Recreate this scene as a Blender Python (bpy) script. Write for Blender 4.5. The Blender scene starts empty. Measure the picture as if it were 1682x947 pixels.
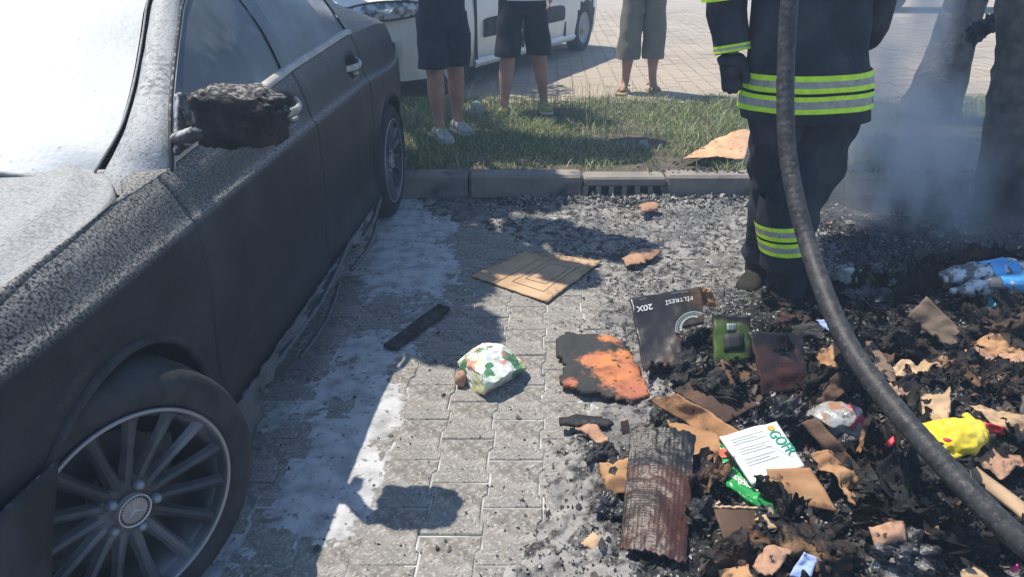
import bpy, bmesh, math, random
import numpy as np
from mathutils import Vector, Matrix, noise as mn
R = math.radians
random.seed(7); rng = np.random.default_rng(7)
S = bpy.context.scene
COL = S.collection
# ------------------------------------------------------------------ camera
FPX, PITCH, YAW, EYE = 1180.0, R(25.5), R(3.0), 1.45
cd = bpy.data.cameras.new('camera'); cam = bpy.data.objects.new('camera', cd); COL.objects.link(cam)
cam.location = (0, 0, EYE); cam.rotation_euler = (R(90) - PITCH, 0, YAW)
cd.sensor_width = 36; cd.lens = 36 * FPX / 1682; cd.clip_start = .02; cd.clip_end = 500
S.camera = cam
# ------------------------------------------------------------------ world, sun, exposure
LD = Vector((.41, -.22, -1)).normalized()
w = bpy.data.worlds.new('World'); S.world = w; w.use_nodes = True
nt = w.node_tree; sky = nt.nodes.new('ShaderNodeTexSky'); sky.sky_type = 'NISHITA'; sky.sun_disc = False
sky.sun_elevation = math.asin(-LD.z); sky.sun_rotation = math.atan2(-LD.x, -LD.y); sky.ozone_density = 4; sky.dust_density = .4
bg = nt.nodes['Background']; bg.inputs[1].default_value = .14
nt.links.new(sky.outputs[0], bg.inputs[0])
sl = bpy.data.lights.new('sun', 'SUN'); so = bpy.data.objects.new('sun', sl); COL.objects.link(so)
sl.energy = 5.0; sl.angle = R(.5); sl.color = (1, .91, .78)
so.rotation_euler = LD.to_track_quat('-Z', 'Y').to_euler(); so.location = (-8, 5, 20)
S.view_settings.view_transform = 'Standard'; S.view_settings.look = 'None'
S.view_settings.exposure = .55; S.view_settings.gamma = 1
try:
    S.cycles.volume_bounces = 1; S.cycles.volume_step_rate = 2; S.cycles.max_bounces = 6; S.cycles.use_denoising = True
except Exception: pass

# ------------------------------------------------------------------ where things stand (surveyed from the camera's position)
def ray(px, py):
    a = (px - 841) / FPX; b = (473.5 - py) / FPX; c = math.cos(PITCH); s = math.sin(PITCH)
    f = c + s * b; z = -s + c * b
    return Vector((-f * math.sin(YAW) + a * math.cos(YAW), f * math.cos(YAW) + a * math.sin(YAW), z))
E0 = Vector((0, 0, EYE))
def PZ(px, py, z=0): r = ray(px, py); return E0 + r * ((z - EYE) / r.z)
def PX(px, py, x): r = ray(px, py); return E0 + r * (x / r.x)
def PY(px, py, y): r = ray(px, py); return E0 + r * (y / r.y)
def PD(px, py, d): return E0 + ray(px, py) * d

# ------------------------------------------------------------------ numpy value noise
_tab = np.random.default_rng(3).random((256, 256))
def vn(x, y):
    xi = np.floor(x).astype(int); yi = np.floor(y).astype(int); fx = x - xi; fy = y - yi
    fx = fx * fx * (3 - 2 * fx); fy = fy * fy * (3 - 2 * fy)
    a = _tab[xi % 256, yi % 256]; b = _tab[(xi + 1) % 256, yi % 256]; c = _tab[xi % 256, (yi + 1) % 256]; d = _tab[(xi + 1) % 256, (yi + 1) % 256]
    return (a * (1 - fx) + b * fx) * (1 - fy) + (c * (1 - fx) + d * fx) * fy
def fbm(x, y, s, o=4, seed=0):
    t = 0; amp = .5; x = np.asarray(x, float) + 31.7 * seed + 100; y = np.asarray(y, float) + 17.3 * seed + 100
    for k in range(o): t = t + amp * vn(x * s, y * s); s *= 2.03; amp *= .5
    return t / (1 - .5 ** o)
def sst(a, b, x): t = np.clip((x - a) / (b - a), 0, 1); return t * t * (3 - 2 * t)

# ------------------------------------------------------------------ materials
MATS = {}
def mk(name, col, rough=.85, col2=None, scale=6, lo=.4, hi=.6, detail=4, bump=0, bscale=60, attr=None, dust=None, island=None,
       speck=None, metal=0, spec=.3, alpha=None, trans=0, coat=0, emit=None, layers=()):
    m = bpy.data.materials.new(name); m.use_nodes = True; t = m.node_tree; N = t.nodes; L = t.links
    b = N['Principled BSDF']; b.inputs['Roughness'].default_value = rough; b.inputs['Metallic'].default_value = metal
    b.inputs['Specular IOR Level'].default_value = spec
    if trans: b.inputs['Transmission Weight'].default_value = trans
    if coat: b.inputs['Coat Weight'].default_value = coat
    tc = N.new('ShaderNodeTexCoord')
    def c4(c): return (c[0], c[1], c[2], 1)
    def noise(sc, lo, hi, det=4, dist=0):
        n = N.new('ShaderNodeTexNoise'); n.inputs['Scale'].default_value = sc; n.inputs['Detail'].default_value = det; n.inputs['Distortion'].default_value = dist
        L.new(tc.outputs['Object'], n.inputs['Vector'])
        r = N.new('ShaderNodeMapRange'); r.inputs[1].default_value = lo; r.inputs[2].default_value = hi
        L.new(n.outputs[0], r.inputs[0]); return r.outputs[0], n.outputs[0]
    def mix(f, a, bb):
        x = N.new('ShaderNodeMix'); x.data_type = 'RGBA'
        if isinstance(f, float): x.inputs[0].default_value = f
        else: L.new(f, x.inputs[0])
        for s, v in ((6, a), (7, bb)):
            if isinstance(v, tuple): x.inputs[s].default_value = c4(v)
            else: L.new(v, x.inputs[s])
        return x.outputs[2]
    def mul(a, bb):
        x = N.new('ShaderNodeMath'); x.operation = 'MULTIPLY'; x.use_clamp = True
        for s, v in ((0, a), (1, bb)):
            if isinstance(v, (int, float)): x.inputs[s].default_value = v
            else: L.new(v, x.inputs[s])
        return x.outputs[0]
    cur = tuple(col)
    if island:
        g = N.new('ShaderNodeNewGeometry'); r = N.new('ShaderNodeValToRGB'); cr = r.color_ramp
        cr.interpolation = 'CONSTANT' if len(island) > 3 else 'LINEAR'
        while len(cr.elements) < len(island): cr.elements.new(.5)
        for i, cc in enumerate(island): cr.elements[i].position = i / len(island) if len(island) > 3 else i / (len(island) - 1); cr.elements[i].color = c4(cc)
        L.new(g.outputs['Random Per Island'], r.inputs[0]); cur = r.outputs[0]
    if col2 is not None:
        f, _ = noise(scale, lo, hi, detail); cur = mix(f, cur, tuple(col2))
    for (lc, lsc, llo, lhi, amt) in layers:
        f, _ = noise(lsc, llo, lhi, 6); cur = mix(mul(f, amt), cur, tuple(lc))
    if dust:
        dc, n0, n1, sc, dlo, dhi = dust
        g = N.new('ShaderNodeNewGeometry'); sx = N.new('ShaderNodeSeparateXYZ'); L.new(g.outputs['Normal'], sx.inputs[0])
        r = N.new('ShaderNodeMapRange'); r.inputs[1].default_value = n0; r.inputs[2].default_value = n1; L.new(sx.outputs[2], r.inputs[0])
        f, _ = noise(sc, dlo, dhi, 8); cur = mix(mul(r.outputs[0], f), cur, tuple(dc))
    if attr:
        at = N.new('ShaderNodeAttribute'); at.attribute_name = 'burn'
        f, n0 = noise(40, .3, .7, 6)
        ad = N.new('ShaderNodeMath'); ad.operation = 'ADD'; L.new(at.outputs['Fac'], ad.inputs[0]); L.new(n0, ad.inputs[1])
        r = N.new('ShaderNodeMapRange'); r.inputs[1].default_value = .82; r.inputs[2].default_value = 1.15; L.new(ad.outputs[0], r.inputs[0])
        cur = mix(r.outputs[0], cur, tuple(attr))
    if speck:
        sc2, ssc, slo, shi = speck; f, _ = noise(ssc, slo, shi, 3); cur = mix(f, cur, tuple(sc2))
    if isinstance(cur, tuple): b.inputs['Base Color'].default_value = c4(cur)
    else: L.new(cur, b.inputs['Base Color'])
    if bump:
        n = N.new('ShaderNodeTexNoise'); n.inputs['Scale'].default_value = bscale; n.inputs['Detail'].default_value = 6; L.new(tc.outputs['Object'], n.inputs['Vector'])
        bp = N.new('ShaderNodeBump'); bp.inputs['Distance'].default_value = bump; bp.inputs['Strength'].default_value = 1
        L.new(n.outputs[0], bp.inputs['Height']); L.new(bp.outputs[0], b.inputs['Normal'])
    if alpha is not None: b.inputs['Alpha'].default_value = alpha
    MATS[name] = m
    return m
ASH = (.40, .39, .365); CHAR = (.016, .016, .017)
mk('paver', (.135, .128, .115), .9, (.19, .176, .155), 3, .35, .65, bump=.003, bscale=130, layers=[(ASH, 2.1, .44, .68, .85), (ASH, 30, .44, .66, .65), ((.27, .255, .23), 11, .45, .72, .5), ((.07, .07, .07), 3.2, .48, .74, .75), ((.14, .135, .13), 75, .50, .66, .6), ((.42, .41, .38), 95, .56, .64, .7), ((.03, .03, .03), 120, .60, .67, .8)])
mk('joint_ash', (.46, .46, .45), 1, (.24, .24, .23), 9, bump=.003, bscale=90)
mk('tan_paver', (.36, .305, .24), .9, (.29, .25, .20), 1.2, .35, .65, bump=.002, bscale=90, speck=((.3, .26, .2), 30, .62, .7))
mk('kerb', (.25, .225, .195), .9, (.16, .15, .14), 5, .35, .65, bump=.003, bscale=80, layers=[((.05, .05, .05), 7, .55, .72, .8)])
mk('soil', (.07, .06, .045), 1, (.11, .095, .07), 9, bump=.01, bscale=40)
mk('asphalt', (.10, .095, .09), .95, (.14, .13, .12), 2, bump=.004, bscale=80)
mk('ash_bed', (.26, .255, .245), .97, (.035, .035, .037), 22, .44, .60, detail=10, bump=.006, bscale=110, attr=(.018, .018, .019), layers=[((.12, .12, .12), 3, .45, .6, .8), ((.40, .40, .39), 5, .60, .72, .7)], speck=((.34, .34, .33), 95, .62, .70))
mk('powder', (.46, .47, .48), 1, (.28, .285, .29), 14, .42, .66, detail=9, bump=.004, bscale=80, attr=(.19, .185, .175), layers=[((.10, .10, .10), 40, .60, .68, .8)])
mk('flake_ash', (.3, .3, .3), .95, island=[(.30, .30, .29), (.17, .17, .17), (.09, .09, .092), (.20, .195, .19), (.04, .04, .042), (.36, .36, .35)])
mk('flake_char', (.02, .02, .02), .75, island=[(.014, .014, .015), (.03, .029, .03), (.05, .048, .047), (.012, .012, .013), (.085, .07, .058), (.02, .02, .022)], spec=.5)
mk('scrap', (.1, .08, .06), .85, island=[(.022, .021, .021), (.20, .12, .07), (.05, .045, .04), (.10, .06, .04), (.035, .033, .033), (.28, .23, .18), (.025, .024, .025), (.15, .09, .055), (.09, .085, .08), (.028, .026, .026), (.018, .018, .018), (.05, .035, .028)], layers=[((.02, .02, .02), 30, .5, .62, .85)], bump=.002, bscale=90)
mk('burnt_mix', (.02, .02, .02), .7, island=[(.02, .019, .019), (.030, .028, .027), (.06, .035, .024), (.015, .015, .016), (.11, .062, .036), (.024, .022, .022), (.045, .030, .024), (.018, .018, .019), (.20, .12, .065), (.03, .028, .028)], attr=(.012, .012, .013), layers=[((.010, .010, .011), 18, .46, .60, .85), ((.10, .095, .09), 85, .62, .70, .7)], bump=.006, bscale=60, spec=.15)
mk('cardboard', (.40, .235, .12), .9, (.31, .17, .085), 7, bump=.002, bscale=70, layers=[((.10, .055, .03), 9, .54, .68, .85), ((.03, .025, .022), 22, .60, .66, .8)], attr=(.02, .018, .017))
mk('cardboard_pale', (.48, .34, .215), .9, (.38, .26, .155), 6, attr=(.022, .02, .018), bump=.001, bscale=90)
mk('cardboard_brown', (.105, .062, .040), .8, (.06, .038, .027), 8, attr=(.014, .013, .013), bump=.002, bscale=80)
mk('cardboard_burnt', (.055, .020, .013), .45, (.022, .014, .012), 7, .42, .62, detail=8, attr=(.008, .008, .009), bump=.002, bscale=120, spec=.5)
mk('wood_orange', (.50, .19, .07), .8, (.36, .13, .08), 7, .4, .6, layers=[((.16, .06, .04), 12, .52, .68, .8), ((.20, .20, .20), 20, .60, .70, .7)], attr=(.035, .035, .036), bump=.004, bscale=70, speck=((.03, .03, .03), 38, .60, .66))
mk('shard_tan', (.42, .25, .16), .85, (.32, .19, .13), 8, attr=(.03, .028, .028), bump=.003, bscale=60, speck=((.04, .035, .03), 45, .63, .68))
mk('coffee_box', (.020, .018, .020), .35, (.05, .028, .02), 6, .5, .7, attr=(.09, .045, .02), bump=.001, bscale=50, spec=.5)
mk('print_white', (.55, .55, .54), .6); mk('print_grey', (.22, .25, .25), .6)
mk('green_carton', (.04, .065, .015), .5, (.055, .10, .018), 6, attr=(.015, .014, .012), layers=[((.012, .012, .012), 7, .55, .66, .9)])
mk('dark_panel', (.025, .027, .03), .6)
mk('white_packet', (.62, .64, .62), .5, (.54, .57, .56), 8, bump=.001, bscale=40, spec=.5)
mk('green_pouch', (.02, .30, .07), .25, (.01, .16, .04), 9, .42, .6, spec=.6, attr=(.05, .05, .03), bump=.004, bscale=30)
mk('pouch_red', (.45, .10, .06), .35, (.5, .25, .15), 20); mk('ink_green', (.02, .27, .17), .6); mk('ink_brown', (.10, .06, .045), .8); mk('gold', (.45, .33, .08), .4)
mk('yellow_plastic', (.80, .62, .03), .3, (.70, .52, .03), 8, spec=.6, coat=.3)
mk('clear_plastic', (.10, .10, .10), .18, (.55, .58, .60), 26, .46, .56, spec=.7, bump=.006, bscale=35)
mk('bag_white', (.66, .70, .64), .35, (.55, .62, .50), 9, .45, .6, detail=2, spec=.6, bump=.006, bscale=22, layers=[((.06, .20, .08), 11, .54, .56, .95), ((.62, .20, .16), 16, .60, .62, .9), ((.50, .52, .24), 9, .58, .62, .7)])
mk('bag_pale', (.30, .40, .37), .5, (.50, .54, .48), 9, bump=.006, bscale=35)
mk('blue_plastic', (.06, .30, .68), .3, (.12, .45, .80), 10, bump=.006, bscale=45, spec=.6)
mk('blue_rag', (.22, .33, .62), .7, (.32, .42, .70), 12, bump=.004, bscale=50)
mk('teal_plastic', (.03, .22, .26), .4, (.04, .30, .33), 6, bump=.006, bscale=30)
mk('red_plastic', (.62, .04, .05), .35, (.42, .03, .04), 9, attr=(.03, .02, .02))
mk('pink_plastic', (.65, .05, .18), .35)
mk('mixed_wrap', (.26, .26, .25), .22, (.34, .35, .34), 30, .45, .6, bump=.006, bscale=40, spec=.7, layers=[((.32, .14, .06), 16, .54, .60, .8), ((.45, .04, .07), 14, .57, .59, .9), ((.05, .045, .045), 18, .58, .64, .8)])
mk('shiny_char', (.018, .018, .022), .35, (.07, .07, .08), 24, .5, .66, bump=.012, bscale=40, spec=.6)
mk('char', (.014, .014, .015), .8, (.04, .04, .042), 14, .45, .65, bump=.012, bscale=45, layers=[((.10, .095, .09), 30, .58, .68, .7)])
mk('char_brown', (.022, .016, .014), .7, (.06, .036, .025), 12, .45, .65, bump=.01, bscale=60)
mk('bark', (.075, .065, .058), .95, (.13, .115, .10), 14, .4, .6, bump=.02, bscale=26, layers=[((.015, .015, .016), 3, .45, .6, .8)])
mk('leaf', (.06, .12, .025), .6, island=[(.04, .09, .02), (.08, .14, .03)])
mk('grass', (.08, .12, .03), .6, island=[(.13, .20, .06), (.21, .30, .09), (.30, .35, .13), (.12, .19, .06), (.46, .42, .28), (.19, .26, .09), (.34, .33, .18)])
mk('dry_stem', (.34, .31, .22), .8, (.24, .22, .15), 20)
# car
PWD = (.50, .51, .50)
mk('car_paint', (.007, .009, .012), .5, (.018, .022, .029), 4, .35, .65, detail=6, bump=.0015, bscale=170, dust=((.29, .28, .255), .2, .62, 170, .36, .62), layers=[((.045, .055, .07), 5, .5, .75, .6)], speck=((.02, .02, .021), 210, .56, .68), spec=.3)
mk('car_hood', (.12, .125, .13), .85, (.22, .225, .225), 7, .35, .6, detail=8, bump=.002, bscale=150, dust=((.33, .34, .34), .1, .8, 110, .22, .60), speck=((.13, .13, .13), 240, .58, .72))
mk('car_pillar', (.11, .12, .13), .75, (.36, .37, .37), 6, .38, .6, detail=8, bump=.002, bscale=90, dust=((.40, .41, .41), .15, .7, 60, .30, .60), speck=((.12, .12, .12), 180, .58, .68))
mk('windscreen', (.50, .53, .51), .55, (.64, .66, .64), 2, .35, .6, bump=.0015, bscale=60, spec=.6, speck=((.36, .38, .38), 60, .67, .74), coat=.6)
mk('car_glass', (.022, .027, .034), .30, (.10, .115, .13), 2.2, .42, .64, detail=3, spec=.6, layers=[((.17, .18, .18), 9, .56, .74, .5)])
mk('car_trim', (.46, .45, .42), .55, (.34, .33, .31), 14, bump=.001, bscale=120)
mk('car_black', (.012, .013, .015), .7, (.03, .032, .036), 9, dust=((.3, .3, .3), .6, 1, 40, .5, .62))
mk('handle_metal', (.48, .46, .42), .45, (.30, .29, .27), 24, metal=.2)
mk('tyre', (.018, .019, .021), .85, (.035, .037, .042), 12, bump=.002, bscale=90)
mk('rim', (.035, .04, .048), .5, (.12, .13, .15), 5, .48, .66, metal=.3, spec=.5)
mk('rim_bright', (.26, .27, .28), .4, (.25, .26, .28), 30, metal=.5)
mk('nut', (.22, .25, .28), .4, metal=.3); mk('hub_badge', (.30, .26, .25), .5, (.22, .2, .2), 30); mk('badge_dark', (.04, .045, .055), .5); mk('badge_star', (.52, .50, .50), .35, metal=.4)
mk('mirror_char', (.010, .010, .011), .75, (.03, .024, .022), 22, .45, .62, bump=.010, bscale=38, dust=((.24, .235, .225), .6, .95, 90, .46, .62))  # dust on top; its pale tone also paints thin highlights along the rim
mk('amber', (.55, .17, .04), .4, (.35, .1, .03), 60)
mk('melted', (.05, .058, .068), .4, (.05, .058, .07), 14, .42, .6, bump=.006, bscale=50, spec=.6)
mk('white_paint', (.66, .66, .62), .35, (.60, .60, .56), 3, spec=.5, coat=.3)
mk('lamp_glass', (.45, .50, .54), .12, (.10, .11, .13), 16, .45, .58, spec=.8, coat=.6, bump=.004, bscale=50)
mk('far_dark', (.02, .024, .03), .4, spec=.5, coat=.3)
# clothing, skin
mk('skin', (.40, .225, .155), .6, (.33, .18, .12), 10, bump=.001, bscale=60)
mk('hair', (.02, .015, .012), .6)
mk('navy', (.010, .013, .022), .85, (.018, .021, .032), 9, bump=.004, bscale=22)
mk('black_cloth', (.009, .010, .014), .85, (.017, .018, .023), 9, bump=.004, bscale=22)
mk('khaki', (.17, .155, .125), .9, (.14, .128, .105), 8, bump=.005, bscale=20)
mk('shirt', (.62, .66, .74), .8, (.55, .58, .66), 9, bump=.004, bscale=20); mk('shirt_dark', (.10, .10, .12), .8)
mk('sneaker', (.42, .41, .38), .7, (.32, .31, .29), 30, bump=.002, bscale=90); mk('sole', (.5, .49, .45), .7)
mk('sneaker_yellow', (.36, .33, .07), .7, (.20, .22, .08), 22, bump=.002, bscale=90); mk('leather', (.16, .09, .05), .6); mk('sandal_tan', (.34, .25, .14), .7)
mk('turnout', (.010, .012, .019), .82, (.020, .023, .033), 5, .35, .65, bump=.022, bscale=9, layers=[((.06, .063, .075), 5, .52, .72, .6)])  # lighter patches put the light on the cloth folds into the colour
mk('hivis', (.55, .85, .03), .5, (.46, .72, .03), 30, speck=((.1, .12, .03), 70, .70, .74)); mk('reflect', (.33, .33, .30), .5, (.25, .25, .23), 40, speck=((.05, .05, .04), 60, .68, .72))
mk('glove', (.018, .02, .028), .8, (.035, .037, .045), 18, bump=.004, bscale=50)
mk('boot', (.028, .022, .013), .8, (.012, .011, .010), 16, .42, .6, bump=.004, bscale=40); mk('boot_yellow', (.45, .30, .04), .6); mk('helmet', (.6, .55, .1), .4)
mk('hose', (.022, .022, .024), .55, (.042, .042, .045), 30, .42, .6, bump=.001, bscale=220, layers=[((.12, .12, .12), 90, .56, .70, .55)])

# ------------------------------------------------------------------ object helpers
def link(name, me, mat=None, parent=None, smooth=False):
    o = bpy.data.objects.new(name, me); COL.objects.link(o)
    if mat is not None:
        for m in (mat if isinstance(mat, (list, tuple)) else [mat]): me.materials.append(MATS[m])
    if parent is not None: o.parent = parent
    if smooth and len(me.polygons): me.polygons.foreach_set('use_smooth', [True] * len(me.polygons))
    return o
def fromnp(name, V, Fc, mat, parent=None, smooth=False, burn=None):
    V = np.asarray(V, np.float32).reshape(-1, 3); Fc = np.asarray(Fc, np.int32); k = Fc.shape[1]
    me = bpy.data.meshes.new(name); me.vertices.add(len(V)); me.vertices.foreach_set('co', V.ravel())
    me.loops.add(Fc.size); me.loops.foreach_set('vertex_index', Fc.ravel())
    me.polygons.add(len(Fc)); me.polygons.foreach_set('loop_start', np.arange(0, Fc.size, k, dtype=np.int32))
    me.update(calc_edges=True); me.validate()
    if burn is not None:
        a = me.attributes.new('burn', 'FLOAT', 'POINT'); a.data.foreach_set('value', np.asarray(burn, np.float32))
    return link(name, me, mat, parent, smooth)
def bm_obj(name, bm, mat, parent=None, smooth=False, normals=True):
    if normals: bmesh.ops.recalc_face_normals(bm, faces=bm.faces)
    me = bpy.data.meshes.new(name); bm.to_mesh(me); bm.free(); return link(name, me, mat, parent, smooth)
def tag(o, label=None, cat=None, group=None, kind=None):
    if label: o['label'] = label
    if cat: o['category'] = cat
    if group: o['group'] = group
    if kind: o['kind'] = kind
    return o
def thing(name, label, cat, loc=(0, 0, 0), group=None):
    o = bpy.data.objects.new(name, None); COL.objects.link(o); o.location = loc; o.empty_display_size = .1
    return tag(o, label, cat, group)
def root_at(name, label, cat, loc, group=None):          # empty at the base; parts keep world coordinates
    o = thing(name, label, cat, loc, group); return o
def adopt(o, root): o.parent = root; o.matrix_parent_inverse = Matrix.Translation(-root.location); return o
def box(bm, c, s, rot=None, bev=0):
    r = bmesh.ops.create_cube(bm, size=1); vs = r['verts']
    M = Matrix.Translation(c) @ (rot.to_4x4() if rot else Matrix()) @ Matrix.Diagonal((s[0], s[1], s[2], 1))
    bmesh.ops.transform(bm, matrix=M, verts=vs)
    if bev:
        es = list({e for v in vs for e in v.link_edges}); bmesh.ops.bevel(bm, geom=es, offset=bev, segments=1, affect='EDGES')
def frame(d, up=Vector((0, 0, 1))):
    d = d.normalized()
    if abs(d.dot(up)) > .97: up = Vector((0, 1, 0))
    a = up.cross(d).normalized(); return a, d.cross(a).normalized()
def tube(bm, pts, rad, n=10, cap=True, wob=0, wsc=8):
    rings = []
    for i, p in enumerate(pts):
        p = Vector(p); d = Vector(pts[min(i + 1, len(pts) - 1)]) - Vector(pts[max(i - 1, 0)])
        if i == 0: a, b = frame(d)
        else:
            d.normalize(); a = (a - d * a.dot(d)).normalized(); b = d.cross(a)
        r = rad[i] if isinstance(rad, (list, tuple)) else rad
        ra, rb = r if isinstance(r, tuple) else (r, r)
        ring = []
        for k in range(n):
            t = 2 * math.pi * k / n; q = p + a * (ra * math.cos(t)) + b * (rb * math.sin(t))
            if wob: q += (q - p) * wob * mn.noise(q * wsc)
            ring.append(bm.verts.new(q))
        rings.append(ring)
    for i in range(len(rings) - 1):
        for k in range(n): bm.faces.new((rings[i][k], rings[i][(k + 1) % n], rings[i + 1][(k + 1) % n], rings[i + 1][k]))
    if cap: bm.faces.new(rings[0][::-1]); bm.faces.new(rings[-1])
    return rings
def smooth_path(pts, n=6):
    pts = [Vector(p) for p in pts]; out = []
    for i in range(len(pts) - 1):
        p0 = pts[max(i - 1, 0)]; p1 = pts[i]; p2 = pts[i + 1]; p3 = pts[min(i + 2, len(pts) - 1)]
        for k in range(n):
            t = k / n; out.append(.5 * ((2 * p1) + (p2 - p0) * t + (2 * p0 - 5 * p1 + 4 * p2 - p3) * t * t + (3 * p1 - p0 - 3 * p2 + p3) * t ** 3))
    out.append(pts[-1]); return out
def loft(bm, rings, n=28, wob=0, wsc=9, capb=False, capt=False, seed=0):
    # rings: (centre, rx, ry, yaw) horizontal ellipses
    R_ = []
    for (c, rx, ry, yw) in rings:
        c = Vector(c); ring = []
        for k in range(n):
            t = 2 * math.pi * k / n; x = rx * math.cos(t); y = ry * math.sin(t)
            q = c + Vector((x * math.cos(yw) - y * math.sin(yw), x * math.sin(yw) + y * math.cos(yw), 0))
            if wob:
                v = mn.noise(Vector((q.x * wsc + seed, q.y * wsc, q.z * wsc * .8))) ; q += (q - c) * wob * v
            ring.append(bm.verts.new(q))
        R_.append(ring)
    for i in range(len(R_) - 1):
        for k in range(n): bm.faces.new((R_[i][k], R_[i][(k + 1) % n], R_[i + 1][(k + 1) % n], R_[i + 1][k]))
    if capb: bm.faces.new(R_[0][::-1])
    if capt: bm.faces.new(R_[-1])
def dense(rings, n=5):
    out = []
    for i in range(len(rings) - 1):
        a, b = rings[i], rings[i + 1]
        for k in range(n):
            t = k / n; out.append((Vector(a[0]).lerp(Vector(b[0]), t), a[1] + (b[1] - a[1]) * t, a[2] + (b[2] - a[2]) * t, a[3] + (b[3] - a[3]) * t))
    out.append(rings[-1]); return out
def displace(bm, amp, sc, seed=0, verts=None):
    bm.normal_update()
    for v in (verts or bm.verts): v.co += v.normal * amp * mn.fractal(v.co * sc + Vector((seed, 0, 0)), 1, 2, 3)

# bilinear sheet defined by 4 corners: p00 (s0,t0), p10, p11, p01
class Sheet:
    def __init__(s, c, amp=.01, sc=9, seed=0, sag=0, corr=0, fold=None, corrv=0):
        s.corrv = corrv; s.c = [Vector(p) for p in c]; s.amp = amp; s.sc = sc; s.seed = seed; s.sag = sag; s.corr = corr; s.fold = fold
        n = (s.c[1] - s.c[0]).cross(s.c[3] - s.c[0]); s.n = n.normalized()
        if s.n.dot(E0 - s.c[0]) < 0: s.n = -s.n
        s.lu = ((s.c[1] - s.c[0]).length + (s.c[2] - s.c[3]).length) / 2; s.lv = ((s.c[3] - s.c[0]).length + (s.c[2] - s.c[1]).length) / 2
    def at(s, u, v, off=0):
        c = s.c; p = c[0] * (1 - u) * (1 - v) + c[1] * u * (1 - v) + c[2] * u * v + c[3] * (1 - u) * v
        d = s.amp * mn.fractal(p * s.sc + Vector((s.seed * 7.7, 0, 0)), .8, 2, 4) + s.sag * 4 * u * (1 - u)
        if s.corr: d += s.corr * math.sin(u * s.lu / .011 * 2 * math.pi)
        if s.corrv: d += s.corrv * math.sin(v * s.lv / .0085 * 2 * math.pi + 3 * u) + s.corrv * .5 * math.sin(u * s.lu / .012 * 2 * math.pi)
        if s.fold: d += s.fold[1] * max(0, 1 - abs(v - s.fold[0]) / .25)
        return p + s.n * (d + off)
    def build(s, name, mat, parent=None, res=.01, thick=.004, rag=.0, burn=(0, 0, 0, 0), bw=.3, hole=None, smooth=True, jag=14):
        nu = max(3, int(s.lu / res)); nv = max(3, int(s.lv / res)); V = []; B = []; idx = {}
        for j in range(nv + 1):
            for i in range(nu + 1):
                u = i / nu; v = j / nv
                # ragged rim: pull rim inwards
                uu = u; vv = v
                if rag:
                    r = rag * (mn.noise(Vector((v * jag, s.seed, 0))) * .5 + .5); r2 = rag * (mn.noise(Vector((v * jag, s.seed + 9, 3))) * .5 + .5)
                    uu = r + u * (1 - r - r2)
                    r = rag * (mn.noise(Vector((u * jag, s.seed + 4, 1))) * .5 + .5); r2 = rag * (mn.noise(Vector((u * jag, s.seed + 5, 7))) * .5 + .5)
                    vv = r + v * (1 - r - r2)
                V.append(s.at(uu, vv)); 
                b = max(burn[0] * max(0, 1 - v / bw), burn[1] * max(0, 1 - (1 - u) / bw), burn[2] * max(0, 1 - (1 - v) / bw), burn[3] * max(0, 1 - u / bw))
                B.append(b)
        def keep(i, j):
            if not hole: return True
            return not hole((i + .5) / nu, (j + .5) / nv)
        F = [(j * (nu + 1) + i, j * (nu + 1) + i + 1, (j + 1) * (nu + 1) + i + 1, (j + 1) * (nu + 1) + i) for j in range(nv) for i in range(nu) if keep(i, j)]
        o = fromnp(name, [tuple(v) for v in V], F, mat, parent, smooth, B)
        m = o.modifiers.new('thick', 'SOLIDIFY'); m.thickness = thick; m.offset = 0
        return o
    def text(s, string, u, v, size, ang, mat, parent, off=.004, name='lettering', weight=0, sx=1):
        cu = bpy.data.curves.new('t', 'FONT'); cu.body = string; cu.size = size; cu.align_x = 'CENTER'; cu.align_y = 'CENTER'; cu.offset = weight
        o = bpy.data.objects.new('t', cu); COL.objects.link(o); bpy.context.view_layer.update()
        me = bpy.data.meshes.new_from_object(o); bpy.data.objects.remove(o)
        eu = (s.c[1] - s.c[0]).normalized(); sg = 1
        ev0 = (s.c[3] - s.c[0]).normalized()
        # handedness: make text read correctly seen from the camera side
        if eu.cross(ev0).dot(s.n) < 0: sg = -1
        ca, sa = math.cos(ang), math.sin(ang)
        for vtx in me.vertices:
            x, y = vtx.co.x * sx, vtx.co.y; xr = x * ca - y * sa; yr = x * sa + y * ca
            vtx.co = s.at(min(max(u + xr / s.lu, 0), 1), min(max(v + sg * yr / s.lv, 0), 1), off)
        return link(name, me, mat, parent)
    def disc(s, u, v, r, mat, parent, r0=0, off=.0045, name='emblem', a0=0, a1=2 * math.pi, n=28):
        bm = bmesh.new(); A = []; B = []
        for k in range(n + 1):
            t = a0 + (a1 - a0) * k / n
            A.append(bm.verts.new(s.at(u + r * math.cos(t) / s.lu, v + r * math.sin(t) / s.lv, off)))
            B.append(bm.verts.new(s.at(u + r0 * math.cos(t) / s.lu, v + r0 * math.sin(t) / s.lv, off)))
        for k in range(n):
            if r0 > 0: bm.faces.new((A[k], A[k + 1], B[k + 1], B[k]))
            else: bm.faces.new((A[k], A[k + 1], B[k]))
        return bm_obj(name, bm, mat, parent)
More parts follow.
